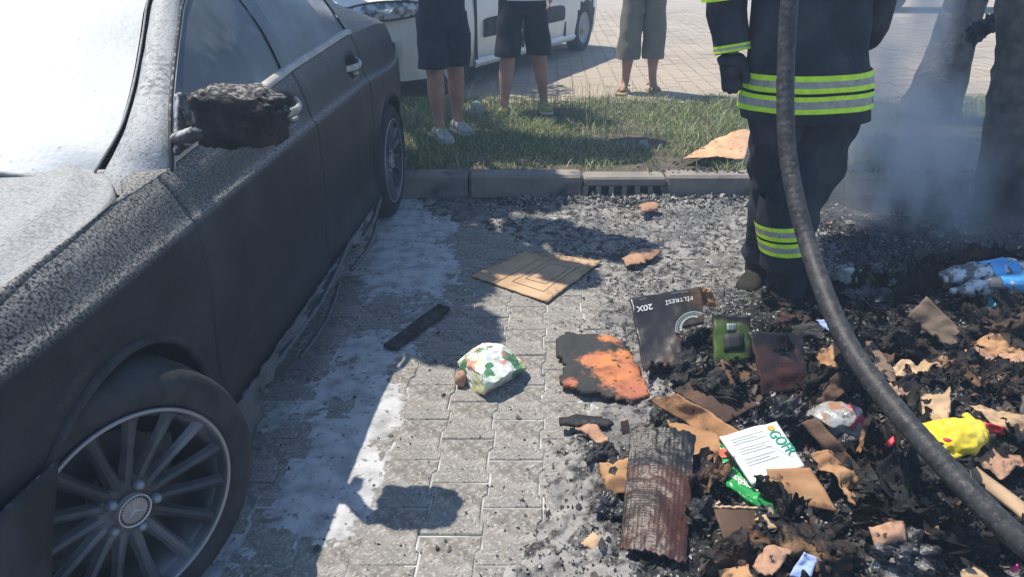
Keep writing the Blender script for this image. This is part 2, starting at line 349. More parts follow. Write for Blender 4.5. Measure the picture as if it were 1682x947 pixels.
def blob(name, mat, c, r, amp=.25, sc=14, seed=0, sub=4, parent=None, rot=0, ridge=False, smooth=True, planes=0):
    bm = bmesh.new(); bmesh.ops.create_icosphere(bm, subdivisions=sub, radius=1)
    M = Matrix.Rotation(rot, 3, 'Z')
    for v in bm.verts:
        q = Vector((v.co.x * r[0], v.co.y * r[1], v.co.z * r[2])); f = mn.fractal(q * sc + Vector((seed * 3.3, 1, 2)), .9, 2, 4)
        if ridge: f = abs(f) * 2 - .5
        q *= 1 + amp * f; v.co = q
    r3 = random.Random(seed + 50)
    for _ in range(planes):       # flat facets and creases, as in crumpled film
        n_ = Vector((r3.gauss(0, 1), r3.gauss(0, 1), r3.gauss(0, 1))).normalized(); ext = math.sqrt(sum((n_[i] * r[i]) ** 2 for i in range(3))); d0 = ext * r3.uniform(.55, .85)
        for v in bm.verts:
            e = v.co.dot(n_) - d0
            if e > 0: v.co -= n_ * e * r3.uniform(1.02, 1.12)
    for v in bm.verts: v.co = M @ (v.co + Vector((mn.noise(v.co * 60), mn.noise(v.co * 60 + Vector((9, 0, 0))), mn.noise(v.co * 60 + Vector((0, 9, 0))))) * (.004 if planes else 0)) + Vector(c)
    return bm_obj(name, bm, mat, parent, smooth)

# ================================================================== SETTING
KS = math.tan(YAW)                                        # kerb and paving rows run 3 degrees off the car's axis
def kerb_y(x): return 4.365 + KS * x
# ground base
def plane(name, pts, mat, kind='structure'):
    me = bpy.data.meshes.new(name); me.from_pydata(pts, [], [tuple(range(len(pts)))]); o = link(name, me, mat); tag(o, kind=kind); return o
plane('ground', [(-40, -12, -.016), (40, -12, -.016), (40, 70, -.016), (-40, 70, -.016)], 'joint_ash')
# interlocking pavers
PW, PL = .162, .212
def paver_outline(w=PW, l=PL, a=.0065, g=.0055, l4=.052, tr=.006):
    hw = w / 2; hl = l / 2 - g * .5
    xo, xi = hw + a - g * .5, hw - a - g * .5
    right = [(xo, -hl), (xo, -l4 - tr), (xi, -l4 + tr), (xi, l4 - tr), (xo, l4 + tr), (xo, hl)]
    return right + [(-x, y) for x, y in reversed(right)]
def paver_mesh(name, mat, h=.05, bev=.003, bot=True):
    ol = paver_outline(); ins = paver_outline(PW - 2 * bev, PL - 2 * bev)
    n = len(ol); V = [(x, y + KS * x, -h) for x, y in ol] + [(x, y + KS * x, -bev) for x, y in ol] + [(x, y + KS * x, 0) for x, y in ins]
    F = [(i, (i + 1) % n, n + (i + 1) % n, n + i) for i in range(n)] + [(n + i, n + (i + 1) % n, 2 * n + (i + 1) % n, 2 * n + i) for i in range(n)] + [tuple(range(2 * n, 3 * n))]
    me = bpy.data.meshes.new(name); me.from_pydata(V, [], F); me.materials.append(MATS[mat]); return me
paving = tag(plane('paving_bed', [(-1.9, .3, -.0035), (4.4, .3, -.0035), (4.4, 4.3 + .3, -.0035), (-1.9, 4.3 - .1, -.0035)], 'joint_ash'), kind='structure')
X0, Y0 = PZ(609, 834).x, PZ(609, 834).y
fine = [paver_mesh('paver', 'paver') for _ in range(4)]
far_v = []; far_f = []
def add_paver_np(x, y, z, tx, ty, sc=1):
    ol = paver_outline(); b = len(far_v)
    for zz, o in ((-.03, ol), (0, ol)):
        for (px, py) in o: far_v.append((x + px, y + py + KS * (px), z + zz + px * tx + py * ty))
    n = len(ol)
    for i in range(n): far_f.append((b + i, b + (i + 1) % n, b + n + (i + 1) % n, b + n + i))
    caps.append(tuple(range(b + n, b + 2 * n)))
caps = []
cnt = 0
for i in range(-7, 34):
    for j in range(-4, 18):
        x = X0 + (i + .5) * PW; y = Y0 + (j + .5 + (.5 if i % 2 else 0)) * PL + KS * (x - X0)
        if y + PL / 2 > kerb_y(x) - .01 or x < -1.7 or x > 4.2: continue
        z = random.uniform(-.0012, .003); tx, ty = random.gauss(0, .008), random.gauss(0, .008)
        if -1.02 < x < .95 and y > .95 and cnt < 296:
            o = bpy.data.objects.new('paver', fine[cnt % 4]); COL.objects.link(o); o.parent = paving
            o.location = (x, y, z); o.rotation_euler = (ty, -tx, random.gauss(0, .004)); cnt += 1
        else: add_paver_np(x, y, z, tx, ty)
me = bpy.data.meshes.new('paving_stones'); me.from_pydata(far_v, [], far_f + caps); tag(link('paving_stones', me, 'paver', paving), kind='stuff')
# far paving
far_v = []; far_f = []; caps = []
yard = plane('yard_bed', [(-14, 6.9 - .7, .105), (16, 6.9 + .8, .105), (16, 40, .105), (-14, 40, .105)], 'tan_paver')
for i in range(-18, 62):
    for j in range(0, 52):
        x = -2.6 + i * .162; y = 6.95 + (j + (.5 if i % 2 else 0)) * PL + KS * x
        add_paver_np(x, y, .12 + random.uniform(-.002, .003), random.gauss(0, .006), random.gauss(0, .006))
me = bpy.data.meshes.new('yard_paving_stones'); me.from_pydata(far_v, [], far_f + caps); tag(link('yard_paving_stones', me, 'tan_paver', yard), kind='stuff')

# kerb
kerb = tag(bpy.data.objects.new('kerb', None), kind='structure'); COL.objects.link(kerb)
edges_px = [330, 540, 770, 957, 1093, 1240, 1385, 1530, 1690, 1850]
edges_x = [PZ(p, 327).x for p in edges_px]
for a, b in zip(edges_x[:-1], edges_x[1:]):
    drain = abs(a - edges_x[3]) < 1e-4
    bm = bmesh.new(); L = b - a - .008; t = .15; dz = random.uniform(-.004, .006); dy = random.uniform(-.006, .004)
    if not drain:
        box(bm, (0, t / 2, .065), (L, t, .17), bev=.016)
    else:
        box(bm, (0, t / 2, .116), (L, t, .058), bev=.012)                 # lintel
        box(bm, (0, t / 2, -.005), (L, t, .04), bev=.004)                 # sill
        nrib = 7; ow = .042
        xs = np.linspace(-L / 2 + .012, L / 2 - .012, nrib)
        for k, xx in enumerate(xs): box(bm, (xx, t / 2, .051), (.03 if 0 < k < 6 else .034, t - .004, .073))
        box(bm, (0, t - .01, .05), (L - .01, .012, .08))
    bmesh.ops.subdivide_edges(bm, edges=[e for e in bm.edges if e.calc_length() > .12], cuts=5, use_grid_fill=True) if not drain else None
    displace(bm, .003, 14, a)
    o = bm_obj('drain_kerb_stone' if drain else 'kerb_stone', bm, 'kerb', kerb)
    x = (a + b) / 2; o.location = (x, kerb_y(x) + dy, dz); o.rotation_euler = (0, 0, YAW)
    if drain: o['label'] = 'kerb stone pierced by a row of drain slots'
# verge soil
def verge_h(x, y): return .115 + .03 * (fbm(x, y, 1.6, 3, 5) - .5) + .02 * (fbm(x, y, 9, 2, 6) - .5)
def far_edge(x): return 6.95 + .06 * x
nx, ny = 120, 40; gx = np.linspace(-6, 7, nx); V = []
for j in range(ny):
    for x in gx:
        y0 = kerb_y(x) + .13; y = y0 + (far_edge(x) - y0) * j / (ny - 1); V.append((x, y, verge_h(x, y)))
F = [(j * nx + i, j * nx + i + 1, (j + 1) * nx + i + 1, (j + 1) * nx + i) for j in range(ny - 1) for i in range(nx - 1)]
tag(fromnp('verge_soil', V, F, 'soil', smooth=True), kind='structure')
# grass
def blades(name, X, Y, Z, Hh, Wd, mat, lean=.5, kind='stuff'):
    n = len(X); a = rng.random(n) * 6.283; l = rng.random(n) * lean * Hh; b = rng.random(n) * 6.283
    V = np.zeros((n, 5, 3)); ca, sa = np.cos(a) * Wd / 2, np.sin(a) * Wd / 2; lx, ly = np.cos(b) * l, np.sin(b) * l
    V[:, 0] = np.stack([X - ca, Y - sa, Z], 1); V[:, 1] = np.stack([X + ca, Y + sa, Z], 1)
    V[:, 2] = np.stack([X + ca * .8 + lx * .35, Y + sa * .8 + ly * .35, Z + Hh * .6], 1); V[:, 3] = np.stack([X - ca * .8 + lx * .35, Y - sa * .8 + ly * .35, Z + Hh * .6], 1)
    V[:, 4] = np.stack([X + lx, Y + ly, Z + Hh * .95], 1)
    base = np.arange(n)[:, None] * 5
    F = np.concatenate([base + np.array([[0, 1, 2]]), base + np.array([[0, 2, 3]]), base + np.array([[3, 2, 4]])])
    return tag(fromnp(name, V.reshape(-1, 3), F, mat), kind=kind)
n = 110000; X = rng.uniform(-3.2, 5.6, n); ky = 4.365 + KS * X + .14; fe = 6.95 + .06 * X; Y = ky + (fe + .12 - ky) * rng.random(n) ** .9
dens = fbm(X, Y, 1.7, 3, 2) + .28 * (sst(0, .5, Y - ky) - .5) * .6 - .3 * sst(2.0, 2.6, X) * (1 - sst(5.6, 6.2, Y)); k = rng.random(n) < sst(.22, .55, dens)
X, Y = X[k], Y[k]
Hh = (.018 + .042 * rng.random(len(X))) * (.6 + .9 * fbm(X, Y, 2.3, 2, 8))
blades('grass', X, Y, verge_h(X, Y), Hh, .0045, 'grass', 1.7)
# taller weeds near the people
n = 700; X = rng.uniform(-1.0, .9, n); Y = rng.uniform(5.2, 6.9, n); k = (fbm(X, Y, 2.5, 2, 11) > .5); X, Y = X[k], Y[k]
blades('tall_weeds', X, Y, verge_h(X, Y), .10 + .22 * rng.random(len(X)), .0045, 'dry_stem', .7)

# ================================================================== DEBRIS BED
BL = [(1250, 620, .08, .30), (1400, 640, .10, .32), (1560, 540, .13, .42), (1640, 470, .14, .42), (1650, 690, .12, .36), (1480, 820, .08, .3), (1120, 800, .05, .22),
      (1300, 900, .07, .26), (1170, 560, .07, .2), (1520, 720, .10, .26), (1700, 880, .09, .3), (1480, 560, .09, .3), (1380, 500, .06, .3), (1800, 560, .2, .6)]
BLW = [(PZ(a, b, .1).x, PZ(a, b, .1).y, h, r) for a, b, h, r in BL]
def cover(x, y):      # 0 bare paving .. 1 fully covered
    # left limit of the burnt matter, wandering
    lx = np.interp(y, [.6, 1.2, 1.6, 2.1, 2.5, 2.9, 3.3, 3.7, 4.0, 4.4], [-.42, -.18, .0, .06, .12, .22, .05, -.35, -.75, -.95])
    d = x - lx + .5 * (fbm(x, y, 2.2, 3, 1) - .5)
    return sst(-.10, .16, d)
def bed_h(x, y):
    x = np.asarray(x, float); y = np.asarray(y, float)
    c = cover(x, y); h = -.02 + c * (.027 + .018 * (fbm(x, y, 5, 4, 4) - .45) * 2 + .016 * (fbm(x, y, 24, 3, 9) - .5) * 2)
    hm_ = np.zeros_like(h)
    for bx, by, bh, br in BLW:
        g = np.exp(-((x - bx) ** 2 + (y - by) ** 2) / (br * br)); hm_ = np.maximum(hm_, bh * g)
    h = h + hm_ * 1.35
    rough = np.zeros_like(h)
    for bx, by, bh, br in BLW: rough = np.maximum(rough, np.exp(-((x - bx) ** 2 + (y - by) ** 2) / (br * br * 1.4)))
    h = h + rough * (.10 * (fbm(x, y, 7, 3, 12) - .5) + .14 * (.22 - np.abs(fbm(x, y, 13, 3, 13) - .5)) + .05 * (fbm(x, y, 38, 2, 14) - .5))
    ridge = np.exp(-((y - (4.365 + KS * x) + .07) / .09) ** 2) * sst(-.5, .1, x); h = h + ridge * (.012 + .03 * (fbm(x, y, 20, 3, 15) - .5))
    return h
def heapness(x, y):
    r = np.zeros_like(np.asarray(x, float))
    for bx, by, bh, br in BLW: r = np.maximum(r, np.exp(-((x - bx) ** 2 + (y - by) ** 2) / (br * br * 1.2)))
    dk = sst(1.25, 1.7, x) * sst(2.6, 3.0, y) * .75
    return np.maximum(r, dk)
gx = np.arange(-1.25, 4.3, .009); gy = np.arange(.45, 4.62, .009); GX, GY = np.meshgrid(gx, gy); H = bed_h(GX, GY)
keep = (H > -.019) & (GY < 4.37 + KS * GX)
V = np.stack([GX, GY, H], 2).reshape(-1, 3); nx = len(gx)
I, J = np.meshgrid(np.arange(len(gx) - 1), np.arange(len(gy) - 1)); a = (J * nx + I).ravel(); kf = keep.ravel(); kk = kf[a] & kf[a + 1] & kf[a + nx] & kf[a + nx + 1]; a = a[kk]
burn = heapness(GX, GY) * .95 + .55 * sst(.45, .7, fbm(GX, GY, 1.8, 4, 21)) * sst(.3, 1.0, cover(GX, GY)) - .12 + .55 * sst(3.45, 4.15, GY) * fbm(GX, GY, 3, 3, 22) * 1.4
fromnp('ash_bed', V, np.stack([a, a + 1, a + nx + 1, a + nx], 1), 'ash_bed', burn=burn.ravel(), smooth=True)['kind'] = 'stuff'
def bh(x, y): return float(bed_h(np.array([x]), np.array([y]))[0])
def hit(px, py, lift=0):
    z = .1
    for _ in range(12): p = PZ(px, py, z); z = .5 * z + .5 * (bh(p.x, p.y) + lift)
    return PZ(px, py, z)
# extinguisher powder drifts beside the car: a thin, gently lumpy sheet over the pavers
gx = np.arange(-1.3, .3, .01); gy = np.arange(.7, 4.4, .01); GX, GY = np.meshgrid(gx, gy)
pw = fbm(GX, GY * .8, 3.2, 5, 41) + .30 * sst(-.42, -.62, GX) - .25 * sst(-.5, -.25, GX) * (1 - sst(-.1, .2, GX)) - .045 + .16 * sst(2.9, 3.5, GY) + .10 * sst(1.6, 1.2, GY)
H = -.006 + .026 * (pw - .42) + .006 * (fbm(GX, GY, 40, 3, 42) - .5); H = np.minimum(H, .006 + .003 * fbm(GX, GY, 30, 2, 43)); V = np.stack([GX, GY, H], 2).reshape(-1, 3); nx = len(gx)
I, J = np.meshgrid(np.arange(len(gx) - 1), np.arange(len(gy) - 1)); a = (J * nx + I).ravel(); kf = ((H > -.004) & (GY < 4.36 + KS * GX)).ravel(); kk = kf[a] & kf[a + 1] & kf[a + nx] & kf[a + nx + 1]; a = a[kk]
fromnp('extinguisher_powder', V, np.stack([a, a + 1, a + nx + 1, a + nx], 1), 'powder', smooth=True, burn=(1 - sst(-.004, .004, H)).ravel() * .9)['kind'] = 'stuff'
# flakes
def flakes(name, X, Y, size, mat, zoff=.002, tilt=.5, aspect=(.4, 1), kink=.35, kind='stuff', Z=None):
    n = len(X); Z = np.maximum(bed_h(X, Y), 0.0) if Z is None else Z; a = rng.random(n) * 6.283; w = size; l = size * rng.uniform(aspect[0], aspect[1], n)
    nz = rng.normal(0, tilt, (n, 2)); U = np.stack([np.cos(a), np.sin(a), nz[:, 0]], 1); Vv = np.stack([-np.sin(a), np.cos(a), nz[:, 1]], 1)
    U /= np.linalg.norm(U, axis=1)[:, None]; Vv /= np.linalg.norm(Vv, axis=1)[:, None]
    C = np.stack([X, Y, Z + zoff + size * tilt * .35], 1); up = np.array([0, 0, 1.])
    # six-point kinked flake
    P = []
    angs = np.array([0, 55, 120, 180, 235, 300]) * math.pi / 180
    for q in angs:
        rr = rng.uniform(.55, 1.1, n)[:, None]
        P.append(C + U * (np.cos(q) * rr * w[:, None]) + Vv * (np.sin(q) * rr * l[:, None]) + up * (rng.normal(0, kink, n) * size)[:, None])
    P.append(C + up * (size * rng.uniform(-.1, .5, n) * kink)[:, None])
    V = np.stack(P, 1); base = np.arange(n)[:, None] * 7
    F = np.concatenate([base + np.array([[6, k, (k + 1) % 6]]) for k in range(6)])
    return tag(fromnp(name, V.reshape(-1, 3), F, mat), kind=kind)
def scatter(n, f): X = rng.uniform(-1.1, 3.9, n); Y = rng.uniform(.6, 4.33, n); Y = np.minimum(Y, 4.34 + KS * X); k = rng.random(n) < f(X, Y); return X[k], Y[k]
cl = lambda X, Y: fbm(X, Y, 6, 3, 31)
X, Y = scatter(150000, lambda X, Y: (cover(X, Y) * .75 * sst(.35, .6, cl(X, Y)) * (1 - .25 * heapness(X, Y)) + .05) * .5)
flakes('ash_flakes', X, Y, rng.uniform(.0025, .008, len(X)) * (1 + .8 * rng.random(len(X)) ** 3), 'flake_ash', tilt=.35)
X, Y = scatter(150000, lambda X, Y: (cover(X, Y) * .6 * sst(.42, .62, fbm(X, Y, 4, 4, 33)) + 1.5 * heapness(X, Y) + .03) * .36)
flakes('char_flakes', X, Y, rng.uniform(.002, .006, len(X)) * (1 + 2 * rng.random(len(X)) ** 7) * (1 + 1.0 * heapness(X, Y)), 'flake_char', tilt=.55)
X, Y = scatter(30000, lambda X, Y: np.clip(heapness(X, Y) * 1.1 - .35, 0, 1) * .34 * sst(.4, .58, fbm(X, Y, 5, 3, 35)))
flakes('paper_scraps', X, Y, rng.uniform(.005, .022, len(X)), 'scrap', tilt=.7, aspect=(.25, .8), kink=.4)
bits = mk('litter_bits', (.3, .3, .3), .6, island=[(.5, .48, .42), (.36, .22, .12), (.45, .05, .04), (.55, .55, .53), (.28, .17, .09), (.10, .09, .08), (.42, .34, .24), (.06, .05, .05), (.35, .30, .22), (.5, .28, .1)])
X, Y = scatter(9000, lambda X, Y: np.clip(heapness(X, Y) * 1.2 - .35, 0, 1) * .28 * sst(.45, .6, fbm(X, Y, 4, 3, 37)))
flakes('litter_bits', X, Y, rng.uniform(.003, .012, len(X)) * (1 + 1.2 * rng.random(len(X)) ** 3), 'litter_bits', tilt=.6, aspect=(.2, 1), zoff=.012)
# ash spill on the kerb and verge, left of the fire fighter
n = 5000; X = rng.uniform(.1, 4, n); Y = kerb_y(0) + KS * X + rng.uniform(.05, .75, n) ; k = rng.random(n) < sst(.5, 1.2, X) * (1 - sst(.25, .6, Y - 4.365 - KS * X) * (1 - sst(1.6, 2.2, X))) ; X, Y = X[k], Y[k]
flakes('verge_ash', X, Y, rng.uniform(.005, .022, len(X)), 'flake_char', tilt=.5, Z=np.where(Y > 4.5 + KS * X, verge_h(X, Y), .15))
# leaf litter against the kerb
n = 1500; X = rng.uniform(-.3, 1.3, n); Y = 4.36 + KS * X - .01 - np.abs(rng.normal(0, .07, n))
flakes('kerb_litter', X, Y, rng.uniform(.008, .024, n), 'flake_ash', tilt=.6, aspect=(.25, .7))

# ================================================================== BURNT CAR
CX = -1.82                                                # centre line
car = root_at('parked_car', 'burnt dark saloon car covered in grey extinguisher powder, parked backed up to the kerb', 'car', (CX, 2.6, 0))
def C(o): return adopt(o, car)
WF, WR = 1.165, 4.035; WZ = .325; ARCH = .385
ARCS = ((1.235, .285, .385), (4.035, .325, .372))
def lerp(a, b, t): return a + (b - a) * t
def itp(y, ys, vs): return float(np.interp(y, ys, vs))
def belt_z(y): return itp(y, [0, 1.2, 1.75, 2.76, 3.55, 4.2, 5.1], [.80, .90, .93, 1.02, 1.06, 1.06, .98])
def side_in(y):   # how far the flank steps inwards at the ends of the car
    return itp(y, [.05, .25, .45, .8, 1.2, 4.2, 4.5, 4.8, 5.0, 5.12], [.42, .16, .07, .02, 0, 0, .03, .085, .18, .32])
def prof(y):
    bz = belt_z(y); cz = itp(y, [0, .5, 1.0, 2.6, 3.6, 5.1], [.66, .76, .79, .83, .845, .80])
    bx = .078 if y > 1.75 else itp(y, [0, 1.0, 1.5, 1.75], [.10, .075, .09, .078])
    pts = [(.06, .17), (.02, .20), (.012, .27), (.022, .36), (.012, .48), (.0, .60), (.002, .70), (.002, cz - .03), (.008, cz), (.022, cz + .02), (lerp(.022, bx, .5), lerp(cz + .02, bz, .62)), (bx, bz)]
    return pts
def side_pt(y, s):
    pts = prof(y); n = len(pts) - 1; t = s * n; i = min(int(t), n - 1); f = t - i
    p0 = pts[max(i - 1, 0)]; p1 = pts[i]; p2 = pts[i + 1]; p3 = pts[min(i + 2, n)]
    def cr(a, b, c, d): return .5 * (2 * b + (c - a) * f + (2 * a - 5 * b + 4 * c - d) * f * f + (3 * b - a - 3 * c + d) * f ** 3)
    return cr(p0[0], p1[0], p2[0], p3[0]) + side_in(y), cr(p0[1], p1[1], p2[1], p3[1])
HND = [(2.56, .915), (3.47, .935)]
def flank(name, y0, y1, sign, mat='car_paint', g0=True, g1=True):
    ys = list(np.arange(y0 + .006, y1 - .005, .018)); ys = [y0] + [y0 + .006] + [y for y in ys if y0 + .008 < y < y1 - .008] + [y1 - .006, y1]; ns = 56
    bm = bmesh.new(); G = []
    for yi, y in enumerate(ys):
        row = []
        for k in range(ns + 1):
            d, z = side_pt(y, k / ns)
            if (yi == 0 and g0) or (yi == len(ys) - 1 and g1): d += .018
            for hy, hz in HND:
                e = ((y - hy) / .095) ** 2 + ((z - hz + .0) / .050) ** 2
                if e < 1: d += .034 * math.sqrt(1 - e)
            d -= .0022 * mn.noise(Vector((y * 3.5, z * 5, sign)))
            # wheel arch
            for wy, wz, ar in ARCS:
                r = math.hypot(y - wy, z - wz)
                if r < ar + .05: d -= .010 * max(0, 1 - abs(r - ar - .012) / .035)
            row.append([y, z, d])
        G.append(row)
    dead = set()
    for i, row in enumerate(G):
        for k, p in enumerate(row):
            for wy, wz, ar in ARCS:
                dy, dz = p[0] - wy, p[1] - wz; r = math.hypot(dy, dz)
                if r < ar - .013: dead.add((i, k))
                elif r < ar + .010: p[0] = wy + dy / r * ar; p[1] = wz + dz / r * ar
    VV = {}
    for i, row in enumerate(G):
        for k, p in enumerate(row):
            if (i, k) in dead: continue
            x = -.90 - p[2]
            if sign < 0: x = 2 * CX - x
            VV[i, k] = bm.verts.new((x, p[0], p[1]))
    for i in range(len(G) - 1):
        for k in range(ns):
            q = [(i, k), (i + 1, k), (i + 1, k + 1), (i, k + 1)]
            if all(a in VV for a in q):
                f = bm.faces.new([VV[a] for a in q]); yc, zc = (G[i][k][0] + G[i + 1][k][0]) / 2, (G[i][k][1] + G[i][k + 1][1]) / 2
                if any(((yc - hy) / .088) ** 2 + ((zc - hz) / .046) ** 2 < 1 for hy, hz in HND): f.material_index = 1
    bmesh.ops.delete(bm, geom=[v for v in bm.verts if not v.link_faces], context='VERTS')
    o = C(bm_obj(name, bm, [mat, 'car_black'], smooth=True))
    return o
for sgn in (1, -1):
    flank('fender', .06, 1.70, sgn, g0=False); flank('front_door', 1.70, 2.75, sgn); flank('rear_door', 2.75, 3.64, sgn); flank('quarter_panel', 3.64, 5.12, sgn, g1=False)
    # rolled arch lips
    for wy, wz, ar in ARCS:
        pts = []
        for k in range(41):
            t = R(-8 + 196 * k / 40); yy = wy + ar * math.cos(t); zz = max(wz + ar * math.sin(t), .2); best = min((side_pt(yy, s_ / 80) for s_ in range(81)), key=lambda p_: abs(p_[1] - zz)); x = -.90 - best[0] + .006
            pts.append((x if sgn > 0 else 2 * CX - x, yy, zz))
        bm = bmesh.new(); tube(bm, pts, .012, 8); C(bm_obj('arch_lip', bm, 'tyre', smooth=True))
    # inner wheel housings and floor side
    for wy, wz, ar in ARCS:
        bm = bmesh.new(); A = []
        for k in range(29):
            t = R(-12 + 204 * k / 28); yy = wy + (ar - .002) * math.cos(t); zz = wz + (ar - .002) * math.sin(t)
            a = []
            for xx in (.004, .02, .30): x = -.90 - xx - (.012 if xx == .02 else 0); a.append(bm.verts.new((x if sgn > 0 else 2 * CX - x, yy, zz)))
            A.append(a)
        for i in range(28):
            for j in range(2): bm.faces.new((A[i][j], A[i + 1][j], A[i + 1][j + 1], A[i][j + 1]))
        C(bm_obj('wheel_arch', bm, 'car_black', smooth=True))
bm = bmesh.new(); box(bm, (CX, 2.6, .25), (1.2, 4.4, .12)); box(bm, (CX, 2.6, .45), (1.2, 1.9, .45)); C(bm_obj('chassis', bm, 'car_black'))
# hood: strip from the gap line inwards
HG = [(.35, -.99), (1.08, -.972), (1.30, -.985), (1.50, -1.003), (1.60, -1.035), (1.70, -1.10), (1.76, -1.165)]
def hood_pt(y, f, drop=0):      # f 0 at gap .. 1 centre
    gx_ = itp(min(y, 1.74), [.35, 1.08, 1.3, 1.5, 1.6, 1.7, 1.76], [-1.0, -.975, -.985, -1.003, -1.035, -1.10, -1.165])
    x = lerp(gx_, CX, f); e = itp(y, [.2, .6, 1.08, 1.5, 1.76, 1.9], [.70, .815, .868, .908, .925, .93])
    z = e + .055 * (1 - (1 - f) ** 2.2) * itp(y, [.2, 1, 1.8], [.6, 1, .55]) - (.020 if f < .005 else 0)
    d = abs(x - CX); z += .014 * math.exp(-((f - .13) / .045) ** 2)
    yy = y - (.0 if y < 1.4 else .17 * max(0, min(1, (f) / 1.0)) ** 1.2 * (y - 1.4) / .36)
    return x, yy, z
bm = bmesh.new(); G = []
ys = list(np.linspace(.30, 1.76, 60)); fs = [0, .006] + list(np.linspace(.02, 1, 40))
for y in ys: G.append([bm.verts.new(hood_pt(y, f)) for f in fs] )
G2 = []
for y in ys:
    G2.append([bm.verts.new((2 * CX - hood_pt(y, f)[0], hood_pt(y, f)[1], hood_pt(y, f)[2])) for f in fs])
for g in (G, G2):
    for i in range(len(ys) - 1):
        for k in range(len(fs) - 1): bm.faces.new((g[i][k], g[i + 1][k], g[i + 1][k + 1], g[i][k + 1]))
bmesh.ops.remove_doubles(bm, verts=bm.verts, dist=.0005)
C(bm_obj('hood', bm, 'car_hood', smooth=True))
# fender top: from flank belt to hood gap (both sides), and the wing up to the pillar
def wing(sgn):
    bm = bmesh.new(); A = []
    for y in np.linspace(.30, 1.76, 60):
        d, z = side_pt(y, 1.0); x0 = -.90 - d; hx, hy, hz = hood_pt(y, 0); row = []
        for f in (0, .25, .5, .75, .94, 1.0):
            x = lerp(x0, hx + .014, f); zz = lerp(z, hz + .012, f) + .012 * math.sin(f * 3.14) - (.035 if f == 1.0 else 0); yy = y
            row.append(bm.verts.new((x if sgn > 0 else 2 * CX - x, yy, zz)))
        A.append(row)
    for i in range(len(A) - 1):
        for k in range(5): bm.faces.new((A[i][k], A[i + 1][k], A[i + 1][k + 1], A[i][k + 1]))
    C(bm_obj('wing', bm, 'car_paint', smooth=True))
wing(1); wing(-1)
# under-gap liner
bm = bmesh.new(); box(bm, (CX, 1.0, .70), (1.52, 1.3, .2)); C(bm_obj('engine_bay', bm, 'car_black'))
# greenhouse
def lp(a, b, t): return tuple(lerp(p, q, t) for p, q in zip(a, b))
# key curves of the near side; pillar outer edge (towards the side glass), pillar inner edge (towards windscreen)
PO = [(-.995, 1.68, .85), (-.978, 1.756, .925), (-.988, 1.80, .99), (-1.02, 1.892, 1.054), (-1.09, 2.089, 1.134), (-1.16, 2.308, 1.229), (-1.20, 2.45, 1.291), (-1.228, 2.66, 1.37), (-1.24, 3.0, 1.425)]
PI = [(-1.16, 1.70, .88), (-1.15, 1.74, .925), (-1.13, 1.795, .975), (-1.14, 1.891, 1.02), (-1.19, 2.077, 1.101), (-1.25, 2.273, 1.197), (-1.29, 2.429, 1.292), (-1.305, 2.60, 1.365), (-1.31, 2.82, 1.42)]
def crv(P, t):
    n = len(P) - 1; x = t * n; i = min(int(x), n - 1); f = x - i; p = [Vector(P[max(i - 1, 0)]), Vector(P[i]), Vector(P[i + 1]), Vector(P[min(i + 2, n)])]
    return .5 * ((2 * p[1]) + (p[2] - p[0]) * f + (2 * p[0] - 5 * p[1] + 4 * p[2] - p[3]) * f * f + (3 * p[1] - p[0] - 3 * p[2] + p[3]) * f ** 3)
def mir(v, sgn): return Vector((v.x if sgn > 0 else 2 * CX - v.x, v.y, v.z))
def grid(name, fn, nu, nv, mat, sgn=1, smooth=True, thick=0):
    bm = bmesh.new(); G = [[bm.verts.new(mir(Vector(fn(i / nu, j / nv)), sgn)) for j in range(nv + 1)] for i in range(nu + 1)]
    for i in range(nu):
        for j in range(nv):
            try: bm.faces.new((G[i][j], G[i + 1][j], G[i + 1][j + 1], G[i][j + 1]))
            except ValueError: pass
    o = C(bm_obj(name, bm, mat, smooth=smooth))
    if thick: m = o.modifiers.new('thick', 'SOLIDIFY'); m.thickness = thick; m.offset = 0
    return o
def pillar_fn(t, s):
    a = crv(PO, t); b = crv(PI, t); p = a.lerp(b, s); n = (b - a).cross(crv(PO, min(t + .02, 1)) - crv(PO, max(t - .02, 0))).normalized()
    if n.z < 0: n = -n
    bulge = .034 * math.sin(s * math.pi) - (.014 if s in (0, 1) else 0); return p + n * (bulge + .003 * mn.noise(p * 12))
def ws_fn(s, t):     # s 0 side .. 1 centre, t 0 base .. 1 top
    a = crv(PI, t); base_mid = Vector((CX, 1.50, .955)); top_mid = Vector((CX, 2.62, 1.45)); m = base_mid.lerp(top_mid, t) + Vector((0, 0, .035 * math.sin(t * math.pi)))
    a = a + Vector((-.022, -.0, -.006))
    q = 1 - (1 - s) ** 2.0; return Vector((lerp(a.x, m.x, s), lerp(a.y, m.y, q), lerp(a.z, m.z, q)))
def glass_fn(y0, y1, y1t):
    def fn(u, v):
        yb = lerp(y0, y1, u); b = Vector((-.985 - side_in(yb), yb, belt_z(yb) + .012))
        yt = lerp(2.30 if y0 < 2 else 2.86, y1t, u); t_ = (yt - 1.84)
        if y0 < 2:
            # top edge follows the pillar and roof rail
            p = Vector((0, 0, 0)); best = None
            for k in range(41):
                c = crv(PO, .16 + .84 * k / 40)
                if best is None or abs(c.y - lerp(1.86, y1t, u)) < best: best = abs(c.y - lerp(1.86, y1t, u)); p = c
            t = Vector(p)
        else: t = Vector((itp(yt, [2.8, 3.0, 3.6, 4.2], [-1.225, -1.235, -1.24, -1.22]), yt, itp(yt, [2.8, 3.1, 3.5, 3.9, 4.3], [1.395, 1.425, 1.40, 1.28, 1.12])))
        q = b.lerp(t, v); q += Vector((.035 * math.sin(v * math.pi) * (t.z - b.z) / .4 - .012, 0, 0)); return q
    return fn
